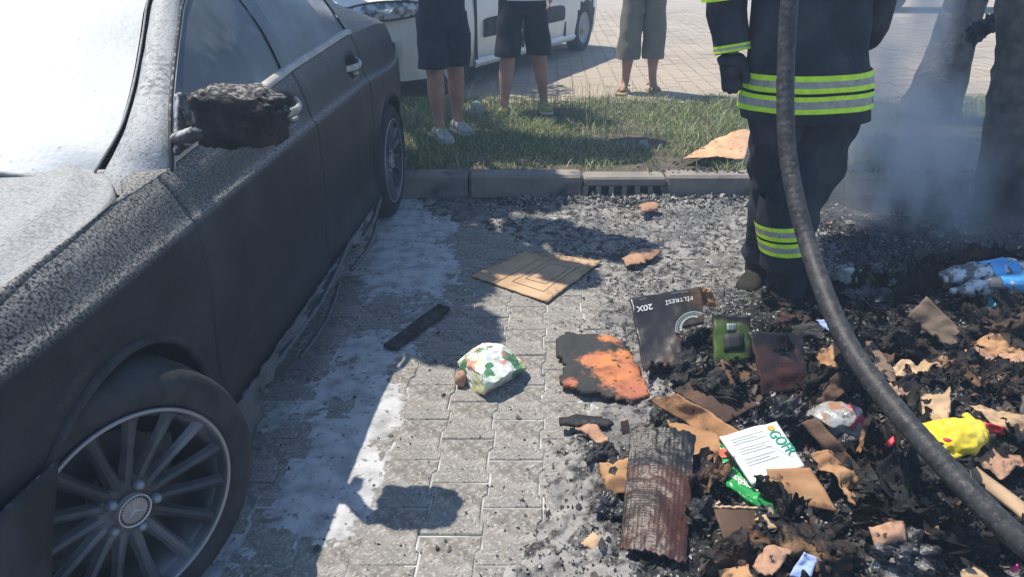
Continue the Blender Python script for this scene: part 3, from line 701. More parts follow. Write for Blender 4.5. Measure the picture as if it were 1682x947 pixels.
for sgn in (1, -1):
    grid('window_pillar', pillar_fn, 50, 12, 'car_pillar', sgn)
    g = grid('side_window', glass_fn(1.80, 2.70, 2.80), 40, 14, 'car_glass', sgn)
    g = grid('side_window', glass_fn(2.80, 3.62, 3.90), 30, 14, 'car_glass', sgn)
    # roof side rail, b pillar, quarter
    def bp(u, v):
        f1 = glass_fn(1.80, 2.70, 2.80)(1, v); f2 = glass_fn(2.80, 3.62, 3.90)(0, v); p = f1.lerp(f2, u); return p + Vector((.006, 0, 0))
    grid('middle_pillar', bp, 4, 12, 'car_glass', sgn)
    # belt moulding
    def bm_fn(u, v):
        y = lerp(1.78, 3.66, u); d, z = side_pt(y, 1.0); a = v * math.pi; return Vector((-.90 - d - .018 + .022 * math.cos(a), y, z + .005 + .020 * math.sin(a) ** .7))
    grid('belt_moulding', bm_fn, 80, 8, 'car_trim', sgn)
    # rubber seal along the pillar
    bm = bmesh.new(); tube(bm, [mir(crv(PO, .1 + .9 * t / 30) + Vector((.002, .004, -.002)), sgn) for t in range(31)], .0055, 6); C(bm_obj('window_seal', bm, 'car_black', smooth=True))
    bm = bmesh.new(); tube(bm, [mir(crv(PO, .12 + .88 * t / 30) + Vector((.004, .016, -.003)), sgn) for t in range(31)], .003, 6); C(bm_obj('chrome_strip', bm, 'car_trim', smooth=True))
    # rear pillar / haunch surface joining roof to quarter panel
    def rp(u, v):
        y = lerp(3.62, 5.05, u); d, z = side_pt(y, 1.0); b = Vector((-.90 - d, y, z))
        yt = lerp(3.90, 4.95, u); t = Vector((itp(yt, [3.9, 4.3, 4.95], [-1.235, -1.25, -1.30]), yt, itp(yt, [3.6, 3.9, 4.3, 4.7, 5.0], [1.385, 1.28, 1.15, 1.07, 1.0])))
        q = b.lerp(t, v); q.z += .02 * math.sin(v * math.pi); return q
    grid('rear_pillar', rp, 30, 12, 'car_paint', sgn)
def ws_full(u, v):
    return ws_fn(1 - abs(2 * u - 1), v) if u <= .5 else mir(ws_fn(2 - 2 * u, v), -1)
grid('windscreen', ws_full, 48, 24, 'windscreen')
def roof_fn(u, v):
    y = lerp(2.62, 4.9, v); e = 1 - abs(2 * u - 1); ez = itp(y, [2.6, 2.8, 3.1, 3.5, 3.9, 4.3, 4.7, 5.0], [1.37, 1.41, 1.435, 1.40, 1.285, 1.155, 1.075, 1.0])
    z = ez + .05 * (1 - (1 - e) ** 2); x = lerp(-1.225, CX, e) if u <= .5 else 2 * CX - lerp(-1.225, CX, e); return Vector((x, y - .10 * (1 - e) * 0, z))
grid('roof', roof_fn, 24, 30, 'car_hood')
def trunk(u, v):
    y = lerp(4.88, 5.16, v); e = 1 - abs(2 * u - 1); hw = lerp(.60, .52, v); x = CX + hw * (2 * u - 1); return Vector((x, y, lerp(1.03, .45, v ** 1.5)))
grid('boot_lid', trunk, 10, 8, 'car_paint')
bm = bmesh.new(); box(bm, (CX, 5.05, .5), (1.3, .14, .55), bev=.05); C(bm_obj('rear_bumper', bm, 'car_paint'))
# cowl panel under the windscreen
def cowl(u, v):
    e = 1 - abs(2 * u - 1); a = ws_fn(e, 0); a = a + Vector((0, -.03 * v - .0, -.03 * v)) + Vector((0, 0, .003))
    p = Vector((a.x, a.y - .10 * v, a.z - .01 * v)); return p if u <= .5 else mir(p, -1)
grid('cowl_panel', cowl, 40, 5, 'car_hood')
# wiper blade under powder
bm = bmesh.new(); pts = [ws_fn(s, .05 + .02 * s) + Vector((0, -.01, .014)) for s in np.linspace(.06, .9, 18)]; tube(bm, pts, .007, 6); C(bm_obj('wiper', bm, 'car_hood', smooth=True))
# cracked seam strip: trim from pillar foot around hood corner
bm = bmesh.new(); tube(bm, [crv(PI, t / 30) + Vector((-.004, -.006, .012)) for t in range(3, 31)], .0035, 6); C(bm_obj('windscreen_trim', bm, 'car_hood', smooth=True))
# inner shell behind the gaps
bm = bmesh.new()
for sgn in (1, -1):
    for (y0, y1) in ((1.56, 3.62),):
        bm.free(); bm = bmesh.new()
        x = -.97 if sgn > 0 else 2 * CX + .97; box(bm, (x, (y0 + y1) / 2 + .1, .52), (.02, y1 - y0 - .2, .52)); C(bm_obj('door_shell', bm, 'car_black')); bm = bmesh.new()
bm.free()
# door handles
for (hy, hz) in HND:
    for sgn in (1, -1):
        bm = bmesh.new(); pts = [(-.948, hy - .085, hz + .000), (-.925, hy - .055, hz + .002), (-.908, hy, hz + .004), (-.914, hy + .05, hz + .012), (-.938, hy + .085, hz + .022)]
        pts = [mir(Vector(p), sgn) for p in pts]; sp = smooth_path(pts, 5); tube(bm, sp, [(.010, .015)] * len(sp), 10)
        h = C(bm_obj('door_handle', bm, 'handle_metal', smooth=True))
    bm = bmesh.new(); bm.free(); bm = None
    bm = bmesh.new(); box(bm, (-.925, hy + .01, hz - .030), (.02, .045, .014), bev=.003); C(bm_obj('handle_stub', bm, 'handle_metal'))
# scorched sill trim hanging off, near side
sill = bmesh.new(); P = []
for k in range(60):
    y = 1.62 + k * .031; base = Vector((-.905, y, .20)); drop = .03 + .04 * abs(mn.noise(Vector((y * 4, 0, 0)))) + (.10 if 1.62 < y < 1.95 else 0) * (1 - (y - 1.62) / .33)
    out = .02 + .05 * mn.noise(Vector((y * 6, 5, 0))); row = []
    for j in range(7):
        f = j / 6; row.append(sill.verts.new((base.x + .005 + out * f + .016 * mn.noise(Vector((y * 20, f * 5, 1))), y, .235 - drop * f * 1.35 + .01 * mn.noise(Vector((y * 30, f * 4, 2))))))
    P.append(row)
for i in range(59):
    for j in range(6):
        if mn.noise(Vector((i * .35, j * .3, 8))) > .42 and j > 2: continue
        sill.faces.new((P[i][j], P[i + 1][j], P[i + 1][j + 1], P[i][j + 1]))
o = C(bm_obj('melted_sill_trim', sill, 'melted', smooth=True)); m = o.modifiers.new('t', 'SOLIDIFY'); m.thickness = .004
for (ya, za, yb, zb) in ((3.0, .19, 3.62, .24), (2.95, .12, 3.5, .15), (2.0, .20, 2.95, .235), (2.2, .10, 2.75, .13)):
    bm = bmesh.new(); pts = smooth_path([(-.885, ya, za), (-.87, lerp(ya, yb, .5), lerp(za, zb, .5) - .012), (-.89, yb, zb)], 16); tube(bm, pts, [.010 + .005 * mn.noise(p * 40) for p in pts], 7, wob=.6, wsc=60); C(bm_obj('charred_sill_strip', bm, 'melted', smooth=True))
# sagging front bumper cover in front of the wheel
bm = bmesh.new(); G = []
for i in range(34):
    f = i / 33; y = lerp(.08, .985, f); row = []
    for j in range(20):
        g = j / 19; z = lerp(.05, .60, g); yy = lerp(.08, .998 - .53 * (.58 - z), f)
        x = -.878 - side_in(max(y, .1)) * (1 - .3 * g) + .012 * mn.noise(Vector((y * 7, z * 6, 0))) - (.01 * f * g)
        row.append(bm.verts.new((x, yy, z)))
    G.append(row)
for i in range(33):
    for j in range(19): bm.faces.new((G[i][j], G[i + 1][j], G[i + 1][j + 1], G[i][j + 1]))
o = C(bm_obj('bumper_cover', bm, 'car_black', smooth=True)); m = o.modifiers.new('t', 'SOLIDIFY'); m.thickness = .006
bm = bmesh.new(); box(bm, (CX, .16, .45), (1.2, .2, .5), bev=.06); C(bm_obj('front_bumper', bm, 'car_paint'))

# wheels
def lathe(bm, prof_, n=64):   # prof: (r, x) ; axis along x
    Rr = [[bm.verts.new((x, r * math.cos(2 * math.pi * k / n), r * math.sin(2 * math.pi * k / n))) for k in range(n)] for r, x in prof_]
    for i in range(len(Rr) - 1):
        for k in range(n): bm.faces.new((Rr[i][k], Rr[i][(k + 1) % n], Rr[i + 1][(k + 1) % n], Rr[i + 1][k]))
def build_wheel(pos, side=1, rot=0, cap_rot=0, camber=0):
    W = bpy.data.objects.new('wheel', None); COL.objects.link(W); W.parent = car; W.matrix_parent_inverse = Matrix.Translation(-car.location)
    W.location = pos; W.rotation_euler = (0, camber, 0 if side > 0 else math.pi)
    bm = bmesh.new(); lathe(bm, [(.225, -.20), (.30, -.205), (.322, -.18), (.326, -.11), (.322, -.03), (.313, -.010), (.285, .004), (.255, .002), (.237, -.010), (.228, -.02)], 96)
    link('tyre', None, None) if False else None
    t = bm_obj('tyre', bm, 'tyre', W, True)
    # tread blocks edge grooves
    bm = bmesh.new(); lathe(bm, [(.228, -.20), (.212, -.19), (.205, -.10), (.212, -.03), (.226, -.018), (.238, -.012), (.240, -.004), (.232, .002), (.226, -.006), (.218, -.03)], 96)
    rim = bm_obj('rim', bm, 'rim', W, True)
    bm = bmesh.new(); lathe(bm, [(.238, -.006), (.2405, .000), (.237, .004), (.2315, .003), (.2295, -.004)], 96); bm_obj('rim_edge', bm, 'rim_bright', rim, True)
    NS = 15
    for k in range(NS):
        a = 2 * math.pi * k / NS + rot; bm = bmesh.new()
        secs = [(.055, .013, -.030, .016), (.09, .0105, -.030, .014), (.15, .009, -.022, .011), (.205, .011, -.014, .010), (.228, .014, -.010, .010)]
        Rr = []
        for r, hw, x, dp in secs:
            q = []
            for (dx, dt) in ((0, -.5 * hw), (.004, 0), (0, .5 * hw), (-dp, hw), (-dp, -hw)):
                yy = r * math.cos(a) - dt * 1.6 * math.sin(a); zz = r * math.sin(a) + dt * 1.6 * math.cos(a); q.append(bm.verts.new((x + dx, yy, zz)))
            Rr.append(q)
        for i in range(len(Rr) - 1):
            for j in range(5): bm.faces.new((Rr[i][j], Rr[i][(j + 1) % 5], Rr[i + 1][(j + 1) % 5], Rr[i + 1][j]))
        bm_obj('spoke', bm, 'rim', rim)
    bm = bmesh.new(); lathe(bm, [(.0005, -.026), (.05, -.026), (.068, -.030), (.078, -.042), (.075, -.07)], 40); bm_obj('hub', bm, 'rim', W, True)
    for k in range(5):
        a = 2 * math.pi * k / 5 + cap_rot; bm = bmesh.new(); c = (-.026, .056 * math.cos(a), .056 * math.sin(a))
        lathe(bm, [(.0005, .018), (.008, .016), (.0115, .008), (.0115, 0)], 12); bmesh.ops.translate(bm, vec=c, verts=bm.verts); bm_obj('wheel_bolt', bm, 'nut', W, True)
    bm = bmesh.new(); lathe(bm, [(.0005, -.012), (.028, -.012), (.036, -.014), (.0375, -.026)], 40); cap = bm_obj('hub_cap', bm, 'hub_badge', W, True)
    bm = bmesh.new(); lathe(bm, [(.0375, -.0125), (.0385, -.0095), (.0365, -.0085), (.035, -.0115)], 40); bm_obj('cap_ring', bm, 'badge_star', cap, True)
    # wreath of small leaves and a three-pointed star
    bm = bmesh.new()
    for k in range(30):
        a = 2 * math.pi * k / 30
        box(bm, (-.0115, .0315 * math.cos(a), .0315 * math.sin(a)), (.003, .0042, .0022), Matrix.Rotation(a + .7, 3, 'X'))
    bm_obj('wreath', bm, 'badge_dark', cap)
    bm = bmesh.new(); c0 = bm.verts.new((-.0085, 0, 0)); rimv = []
    for k in range(6):
        a = math.pi / 2 + k * math.pi / 3; r = .0235 if k % 2 == 0 else .0035; rimv.append(bm.verts.new((-.0115, r * math.cos(a), r * math.sin(a))))
    for k in range(6): bm.faces.new((c0, rimv[k], rimv[(k + 1) % 6]))
    bm_obj('star_emblem', bm, 'badge_star', cap)
    bm = bmesh.new(); lathe(bm, [(.05, -.12), (.15, -.12), (.15, -.13)], 40); bm_obj('brake_disc', bm, 'rim', W)
    return W
w1 = build_wheel((-.885, WF + .005, WZ - .001), 1, .1, R(62)); w1.rotation_euler = (0, 0, R(-29)); build_wheel((-.895, WR, WZ), 1, .3, .4)
build_wheel((2 * CX + .895, WF, WZ), -1); build_wheel((2 * CX + .895, WR, WZ), -1)

mk('melted_pale', (.02, .02, .022), .5, (.05, .05, .05), 20, dust=((.42, .42, .41), .15, .6, 40, .40, .56), bump=.006, bscale=40, layers=[((.28, .28, .28), 26, .60, .66, .8)])  # pale tone puts the mirror arm's white highlight into the colour
# side mirror, charred
mir_c = PD(396, 190, 1.83)
bm = bmesh.new(); bmesh.ops.create_cube(bm, size=1); bmesh.ops.subdivide_edges(bm, edges=bm.edges, cuts=22, use_grid_fill=True)
r_, u_, f_ = Vector((1, 0, 0)), Vector((0, 0, 1)), Vector((0, 1, 0))
for v in bm.verts:
    x, y, z = v.co; e = .5
    # rounded box
    q = Vector((x, y, z)); k = (abs(2 * x) ** 5 + abs(2 * y) ** 4 + abs(2 * z) ** 4) ** (1 / 5.0) if q.length else 1
    q = q / max(k, .5); wx = .198 * (1); hz = .138 * (1 - .22 * max(0, q.x * 2) ** 2) ; q = Vector((q.x * wx * 1.06, q.y * .15, q.z * hz * 1.05))
    nn = mn.fractal(Vector((q.x * 22, q.y * 20, q.z * 55)), .7, 2, 5); q *= 1 + .13 * nn
    q.z -= .02 * (q.x / .1) * .35
    if q.z < -.045: q.z += .018 * mn.noise(Vector((q.x * 45, 0, 3))) 
    v.co = mir_c + q
mh = C(bm_obj('side_mirror', bm, 'mirror_char', smooth=True))
bm = bmesh.new(); bmesh.ops.create_uvsphere(bm, u_segments=14, v_segments=8, radius=.0095); bmesh.ops.scale(bm, vec=(1, .5, 1), verts=bm.verts); bmesh.ops.translate(bm, vec=PD(449, 180, 1.72), verts=bm.verts)
o = bm_obj('indicator_lamp', bm, 'amber', smooth=True); o.parent = mh; o.matrix_parent_inverse = Matrix.Translation(-car.location)
# soot curls on mirror
bm = bmesh.new()
for (a, b, d) in ((418, 168, 1.745), (440, 165, 1.74), (420, 217, 1.75), (345, 196, 1.76), (335, 205, 1.765)):
    c = PD(a, b, d); box(bm, c, (.03 if b < 170 else .012, .006, .006 if b < 170 else .014), Matrix.Rotation(random.uniform(-.3, .3), 3, 'Y'))
displace(bm, .003, 60); o = bm_obj('blistered_chrome', bm, 'car_trim'); o.parent = mh; o.matrix_parent_inverse = Matrix.Translation(-car.location)
# mirror arm + sail
a0 = PX(302, 235, -.985); bm = bmesh.new(); pts = smooth_path([a0 + Vector((-.02, .0, .0)), PD(312, 222, 1.80), PD(345, 212, 1.81), PD(365, 210, 1.82)], 6)
tube(bm, pts, [lerp(.026, .012, i / (len(pts) - 1)) for i in range(len(pts))], 12, wob=.35, wsc=30); C(bm_obj('mirror_arm', bm, 'melted_pale', smooth=True))
sh = Sheet([PX(285, 262, -.965), PX(328, 232, -.955), PX(300, 150, -.985), PX(289, 148, -.985)], .004, 20, 3); C(sh.build('mirror_sail', 'melted_pale', None, .008, .012, .1))

# ================================================================== WHITE CAR BEHIND
wc0 = Vector((-1.25, 6.55, .12)); La = Vector((.396, .918, 0)).normalized(); Na = Vector((-.918, .396, 0)).normalized()
wcar = root_at('parked_car', 'white van-like family car with black door protectors standing behind the grass verge', 'car', wc0 + La * 2 + Na * .9)
def WP(l, n, z): return wc0 + La * l + Na * n + Vector((0, 0, z))
def D_(o): return adopt(o, wcar)
WL, WW = 5.0, 1.78
wfl, wrl, war = .80, 4.35, .36
def wflank(n_, sgn):
    bm = bmesh.new(); ls = np.arange(0, WL + .001, .03); zs = [.20, .26, .34, .45, .55, .65, .75, .85, .93, .98, 1.03]; ws = {}
    for i, l in enumerate(ls):
        top = itp(l, [0, .25, 1.0, 1.4, WL], [.80, .90, 1.0, 1.03, 1.06])
        for k, z0 in enumerate(zs):
            z = .20 + (z0 - .20) * (top - .20) / .83; ins = itp(l, [0, .12, .3, .6, 4.65, 4.9, WL], [.42, .16, .06, .015, .0, .06, .2]) + .045 * ((z - .6) / .45) ** 2
            ll, zz = l, z; ok = True
            for wl in (wfl, wrl):
                r = math.hypot(l - wl, z - .31)
                if r < war - .02: ok = False
                elif r < war + .03: ll = wl + (l - wl) / r * war; zz = .31 + (z - .31) / r * war
            if ok: ws[i, k] = bm.verts.new(WP(ll, n_ + sgn * ins, zz))
    for i in range(len(ls) - 1):
        for k in range(len(zs) - 1):
            q = [(i, k), (i + 1, k), (i + 1, k + 1), (i, k + 1)]
            if all(a in ws for a in q): bm.faces.new([ws[a] for a in q])
    D_(bm_obj('side_panel', bm, 'white_paint', smooth=True))
wflank(0, 1); wflank(WW, -1)
def wgrid(name, fn, nu, nv, mat):
    bm = bmesh.new(); G = [[bm.verts.new(fn(i / nu, j / nv)) for j in range(nv + 1)] for i in range(nu + 1)]
    for i in range(nu):
        for j in range(nv): bm.faces.new((G[i][j], G[i + 1][j], G[i + 1][j + 1], G[i][j + 1]))
    return D_(bm_obj(name, bm, mat, smooth=True))
def fr(u, v): e = abs(2 * u - 1); return WP(-.16 * (1 - e ** 3) + .0, lerp(.40, WW - .40, u), lerp(.22, .80, v))
wgrid('front_bumper', lambda u, v: WP(lerp(-.14, .02, abs(2 * u - 1) ** 3) + .05 * v, lerp(.30, WW - .30, u), lerp(.22, .80, v)), 24, 10, 'white_paint')
wgrid('bonnet', lambda u, v: WP(lerp(-.06, 1.15, v), lerp(.14, WW - .14, u), itp(v, [0, .2, 1], [.80, .92, 1.05]) + .05 * (1 - (2 * u - 1) ** 2)), 14, 12, 'white_paint')
wgrid('windscreen', lambda u, v: WP(lerp(1.12, 1.75, v), lerp(.12 + .08 * v, WW - .12 - .08 * v, u), lerp(1.05, 1.70, v)), 6, 6, 'car_glass')
wgrid('roof', lambda u, v: WP(lerp(1.7, 4.95, v), lerp(.18, WW - .18, u), 1.72 + .06 * (1 - (2 * u - 1) ** 2) * (1 - (2 * v - 1) ** 4)), 8, 10, 'white_paint')
for n0, sg in ((.06, 1), (WW - .06, -1)):
    wgrid('side_window', lambda u, v: WP(lerp(1.25 + .5 * v, 4.85, u), n0 + sg * .14 * v, lerp(1.03, 1.70, v)), 10, 5, 'car_glass')
wgrid('tailgate', lambda u, v: WP(lerp(5.02, 4.93, v), lerp(.16, WW - .16, u), lerp(.25, 1.72, v)), 8, 8, 'white_paint')
bm = bmesh.new(); box(bm, wc0 + La * 2.5 + Na * .89 + Vector((0, 0, .42)), (1.35, 4.5, .35), Matrix.Rotation(math.atan2(La.y, La.x) - math.pi / 2, 3, 'Z')); D_(bm_obj('underbody', bm, 'car_black'))
for l, n0, sg in ((wfl, .02, 1), (wrl, .02, 1), (wfl, WW - .02, -1), (wrl, WW - .02, -1)):
    Wh = bpy.data.objects.new('wheel', None); COL.objects.link(Wh); Wh.parent = wcar; Wh.matrix_parent_inverse = Matrix.Translation(-wcar.location)
    Wh.location = WP(l, n0, .31); Wh.rotation_euler = (0, 0, math.atan2(La.y, La.x) - math.pi / 2 + (0 if sg > 0 else math.pi))
    bm = bmesh.new(); lathe(bm, [(.19, -.18), (.28, -.19), (.31, -.16), (.312, -.04), (.30, -.01), (.25, 0), (.20, -.012)], 40); bm_obj('tyre', bm, 'tyre', Wh, True)
    bm = bmesh.new(); lathe(bm, [(.0005, -.02), (.06, -.02), (.07, -.045), (.18, -.035), (.205, -.008)], 40); bm_obj('rim', bm, 'rim_bright', Wh, True)
# headlight: wraps the near corner
def hl(u, v):
    l = itp(u, [0, .35, .7, 1], [-.16, -.10, .10, .50]); n_ = itp(u, [0, .35, .7, 1], [.78, .42, .13, .035]); hgt = .10 * math.sin(math.pi * min(max(u * .95 + .04, 0), 1)) ** .5
    z = lerp(.68 + .10 * u, .68 + .10 * u + hgt * 1.6, v); p = WP(l, n_, z); out = (-La * (1 - u) - Na * u) * .03 * math.sin(v * math.pi); return p + out - (La * .012 + Na * .012) * 1.2
wgrid('headlight', hl, 26, 10, 'lamp_glass')
bm = bmesh.new(); pts = [hl(u, 0) - (La + Na) * .006 for u in np.linspace(0, 1, 20)] + [hl(u, 1) - (La + Na) * .006 for u in np.linspace(1, 0, 20)]
tube(bm, pts, .008, 6); D_(bm_obj('headlight_rim', bm, 'car_black', smooth=True))
# grille / fog lamp recess, door protectors, sill, gaps
bm = bmesh.new(); c = WP(.02, .24, .46); box(bm, c, (.16, .05, .20), Matrix.Rotation(R(-38), 3, 'Z'), .01); D_(bm_obj('fog_lamp_recess', bm, 'car_black'))
def prot(l0, l1):
    def f(u, v): l = lerp(l0, l1, u); r = .05; zz = lerp(.47, .66, v); cut = .02 * (abs(2 * u - 1) ** 8); return WP(l, -.014 + .02 * (abs(2 * v - 1) ** 6), zz + (0.0 if v < .5 else -cut))
    return f
wgrid('door_protector', prot(1.40, 2.30), 12, 8, 'car_black'); wgrid('door_protector', prot(2.42, 3.55), 12, 8, 'car_black')
wgrid('sill_moulding', lambda u, v: WP(lerp(1.20, 3.95, u), -.012 + .03 * abs(2 * v - 1), lerp(.19, .28, v)), 10, 4, 'white_paint')
for l in (1.24, 2.36, 3.62):
    bm = bmesh.new(); box(bm, WP(l, .012, .62), (.05, .006, .72), Matrix.Rotation(math.atan2(La.y, La.x) - math.pi / 2 + math.pi / 2, 3, 'Z')); D_(bm_obj('door_gap', bm, 'car_black'))

# ================================================================== DARK VEHICLE FAR BEHIND
fv = root_at('parked_car', 'dark car standing beyond the tree trunks at the top edge of the photo', 'car', (9.5, 18.2, .12))
bm = bmesh.new(); P_ = [(0, .35), (.0, .75), (.25, .92), (1.1, 1.0), (1.7, 1.45), (3.3, 1.48), (4.1, 1.05), (4.5, .95), (4.55, .4)]
def fvx(l, n_, z): return (6.6 + l, 17.6 + n_, .12 + z)
A = [[bm.verts.new(fvx(l, n_ + (.12 if z > 1.1 else 0) * (1 if n_ == 0 else -1), z)) for (l, z) in P_] for n_ in (0, 1.75)]
bm.faces.new(A[0]); bm.faces.new(A[1][::-1])
for i in range(len(P_)): j = (i + 1) % len(P_); bm.faces.new((A[0][i], A[0][j], A[1][j], A[1][i]))
bmesh.ops.bevel(bm, geom=list(bm.edges), offset=.06, segments=2, affect='EDGES'); adopt(bm_obj('body', bm, 'far_dark', smooth=False), fv)
for l in (.9, 3.6):
    for n_ in (0, 1.75):
        bm = bmesh.new(); lathe(bm, [(.0005, -.1), (.3, -.1), (.33, -.07), (.33, .07), (.3, .1), (.0005, .1)], 28); bmesh.ops.rotate(bm, matrix=Matrix.Rotation(math.pi / 2, 3, 'Z'), verts=bm.verts, cent=(0, 0, 0)); bmesh.ops.translate(bm, vec=fvx(l, n_, .33), verts=bm.verts); adopt(bm_obj('wheel', bm, 'tyre', smooth=True), fv)

# ================================================================== TREES
def leaves(name, cents, n, size, parent):
    C_ = np.array([c[:3] for c in cents]); Rr = np.array([c[3] for c in cents]); idx = rng.integers(0, len(cents), n); d = rng.normal(0, 1, (n, 3)); d /= np.linalg.norm(d, axis=1)[:, None]
    P = C_[idx] + d * (Rr[idx] * rng.random(n) ** .5)[:, None]; P[:, 2] = np.maximum(P[:, 2], 2.2)
    a = rng.normal(0, 1, (n, 3)); a /= np.linalg.norm(a, axis=1)[:, None]; b = np.cross(a, rng.normal(0, 1, (n, 3))); b /= np.linalg.norm(b, axis=1)[:, None]
    s = size * rng.uniform(.6, 1.3, n)[:, None]
    V = np.stack([P - a * s, P + b * s * .45, P + a * s, P - b * s * .45], 1).reshape(-1, 3); F = np.arange(n * 4).reshape(-1, 4)
    o = fromnp(name, V, F, 'leaf'); adopt(o, parent); return o
def tree(name, label, base, path, r0, crown, nleaf, limbs, group='burnt and sooty trees of the verge'):
    t = root_at(name, label, 'tree', base, group); bm = bmesh.new(); pts = smooth_path(path, 8); rad = [lerp(r0 * 1.0, r0 * .55, i / len(pts)) * (1 + .35 * max(0, 1 - i / 6)) for i in range(len(pts))]
    tube(bm, pts, rad, 22, wob=.14, wsc=9)
    displace(bm, .014, 16); adopt(bm_obj('trunk', bm, 'bark', smooth=True), t)
    for L_ in limbs:
        bm = bmesh.new(); p = smooth_path(L_, 6); tube(bm, p, [lerp(r0 * .4, .02, i / len(p)) for i in range(len(p))], 8, wob=.2); adopt(bm_obj('limb', bm, 'bark', smooth=True), t)
    leaves('crown', crown, nleaf, .055, t); return t
tb = PZ(1522, 195, .12)
tree('broadleaf_tree', 'sooty trunk of the middle tree rising through the white smoke', tuple(tb), [tb, tb + Vector((.08, .02, .8)), tb + Vector((.18, .05, 1.7)), tb + Vector((.2, .1, 3.0))], .185,
     [(tb.x - .6, tb.y + .1, 4.0, .9), (tb.x + .3, tb.y + .6, 4.4, .9)], 5000, [[tb + Vector((.2, .1, 2.9)), tb + Vector((-.5, .1, 3.9))], [tb + Vector((.2, .1, 2.9)), tb + Vector((.4, .6, 4.2))]])
tb2 = PZ(1668, 345, .05)
crown2 = []
LS = Vector((.41, -.22, 0))
def over(px, py, z, r):          # a clump whose shade falls on that place
    p = PZ(px, py, .1); return (p.x - LS.x * (z - .1), p.y - LS.y * (z - .1), z, r)
crown2 = [over(1480, 400, 3.6, .42), over(1600, 380, 3.9, .5), over(1560, 300, 3.7, .5), over(1450, 300, 3.5, .40), over(1660, 430, 4.2, .5), over(1500, 470, 3.4, .3), over(1640, 260, 3.8, .6), over(1500, 250, 3.9, .45), over(1620, 490, 3.4, .3), over(1420, 440, 3.5, .26), over(1700, 330, 3.6, .6)]
lim2 = [[tb2 + Vector((.2, .05, 2.6)), (c[0], c[1], c[2])] for c in crown2[::2]]
tree('broadleaf_tree', 'blackened tree trunk at the right edge of the photo with a charred stub', tuple(tb2), [tb2 + Vector((0, 0, -.06)), PY(1672, 210, tb2.y), PY(1690, 80, tb2.y), PY(1712, -80, tb2.y), tb2 + Vector((.1, .05, 2.8))], .19, crown2, 26000, lim2)
# charred hanging branch on trunk
bm = bmesh.new(); d0 = 4.35; pts = smooth_path([PD(1662, 12, d0), PD(1640, 30, d0 - .05), PD(1618, 42, d0 - .1), PD(1603, 55, d0 - .12), PD(1592, 52, d0 - .13)], 8)
tube(bm, pts, [.055, *[.045 + .022 * mn.noise(p * 25) for p in pts[1:-4]], .025, .02, .014, .006], 12, wob=1.1, wsc=28); displace(bm, .02, 40)
tr2 = [o for o in COL.objects if o.name.startswith('broadleaf_tree')][-1]
adopt(bm_obj('charred_branch', bm, 'char', smooth=False), tr2)
# third tree behind the burnt car: its shade falls on verge and kerb
tb3 = Vector((-2.9, 7.4, .1))
crown3 = [over(740, 200, 3.8, .5), over(800, 240, 3.6, .45), over(880, 250, 3.9, .42), over(960, 250, 3.5, .35), over(700, 270, 3.4, .35), over(760, 310, 3.6, .30), over(850, 300, 3.7, .28), over(1010, 255, 3.3, .26), over(1050, 240, 3.4, .2),
          over(690, 430, 3.2, .30), over(760, 380, 3.3, .30), over(700, 350, 3.4, .35), over(830, 395, 3.2, .20), over(700, 500, 3.1, .26), over(850, 150, 4.2, .55), over(720, 120, 4.3, .7), over(950, 370, 3.2, .19), over(1010, 378, 3.3, .17), over(740, 530, 3.0, .14), over(880, 350, 3.2, .2), over(920, 190, 3.8, .3),over(925, 420, 3.1, .12)]
lim3 = [[tb3 + Vector((.3, -.1, 2.6)), (c[0], c[1], c[2])] for c in crown3[::3]]
tree('broadleaf_tree', 'shade tree whose leaves overhang the verge from behind the burnt car', tuple(tb3), [tb3, tb3 + Vector((.05, 0, 1.2)), tb3 + Vector((.3, -.1, 2.7))], .16, crown3, 30000, lim3)

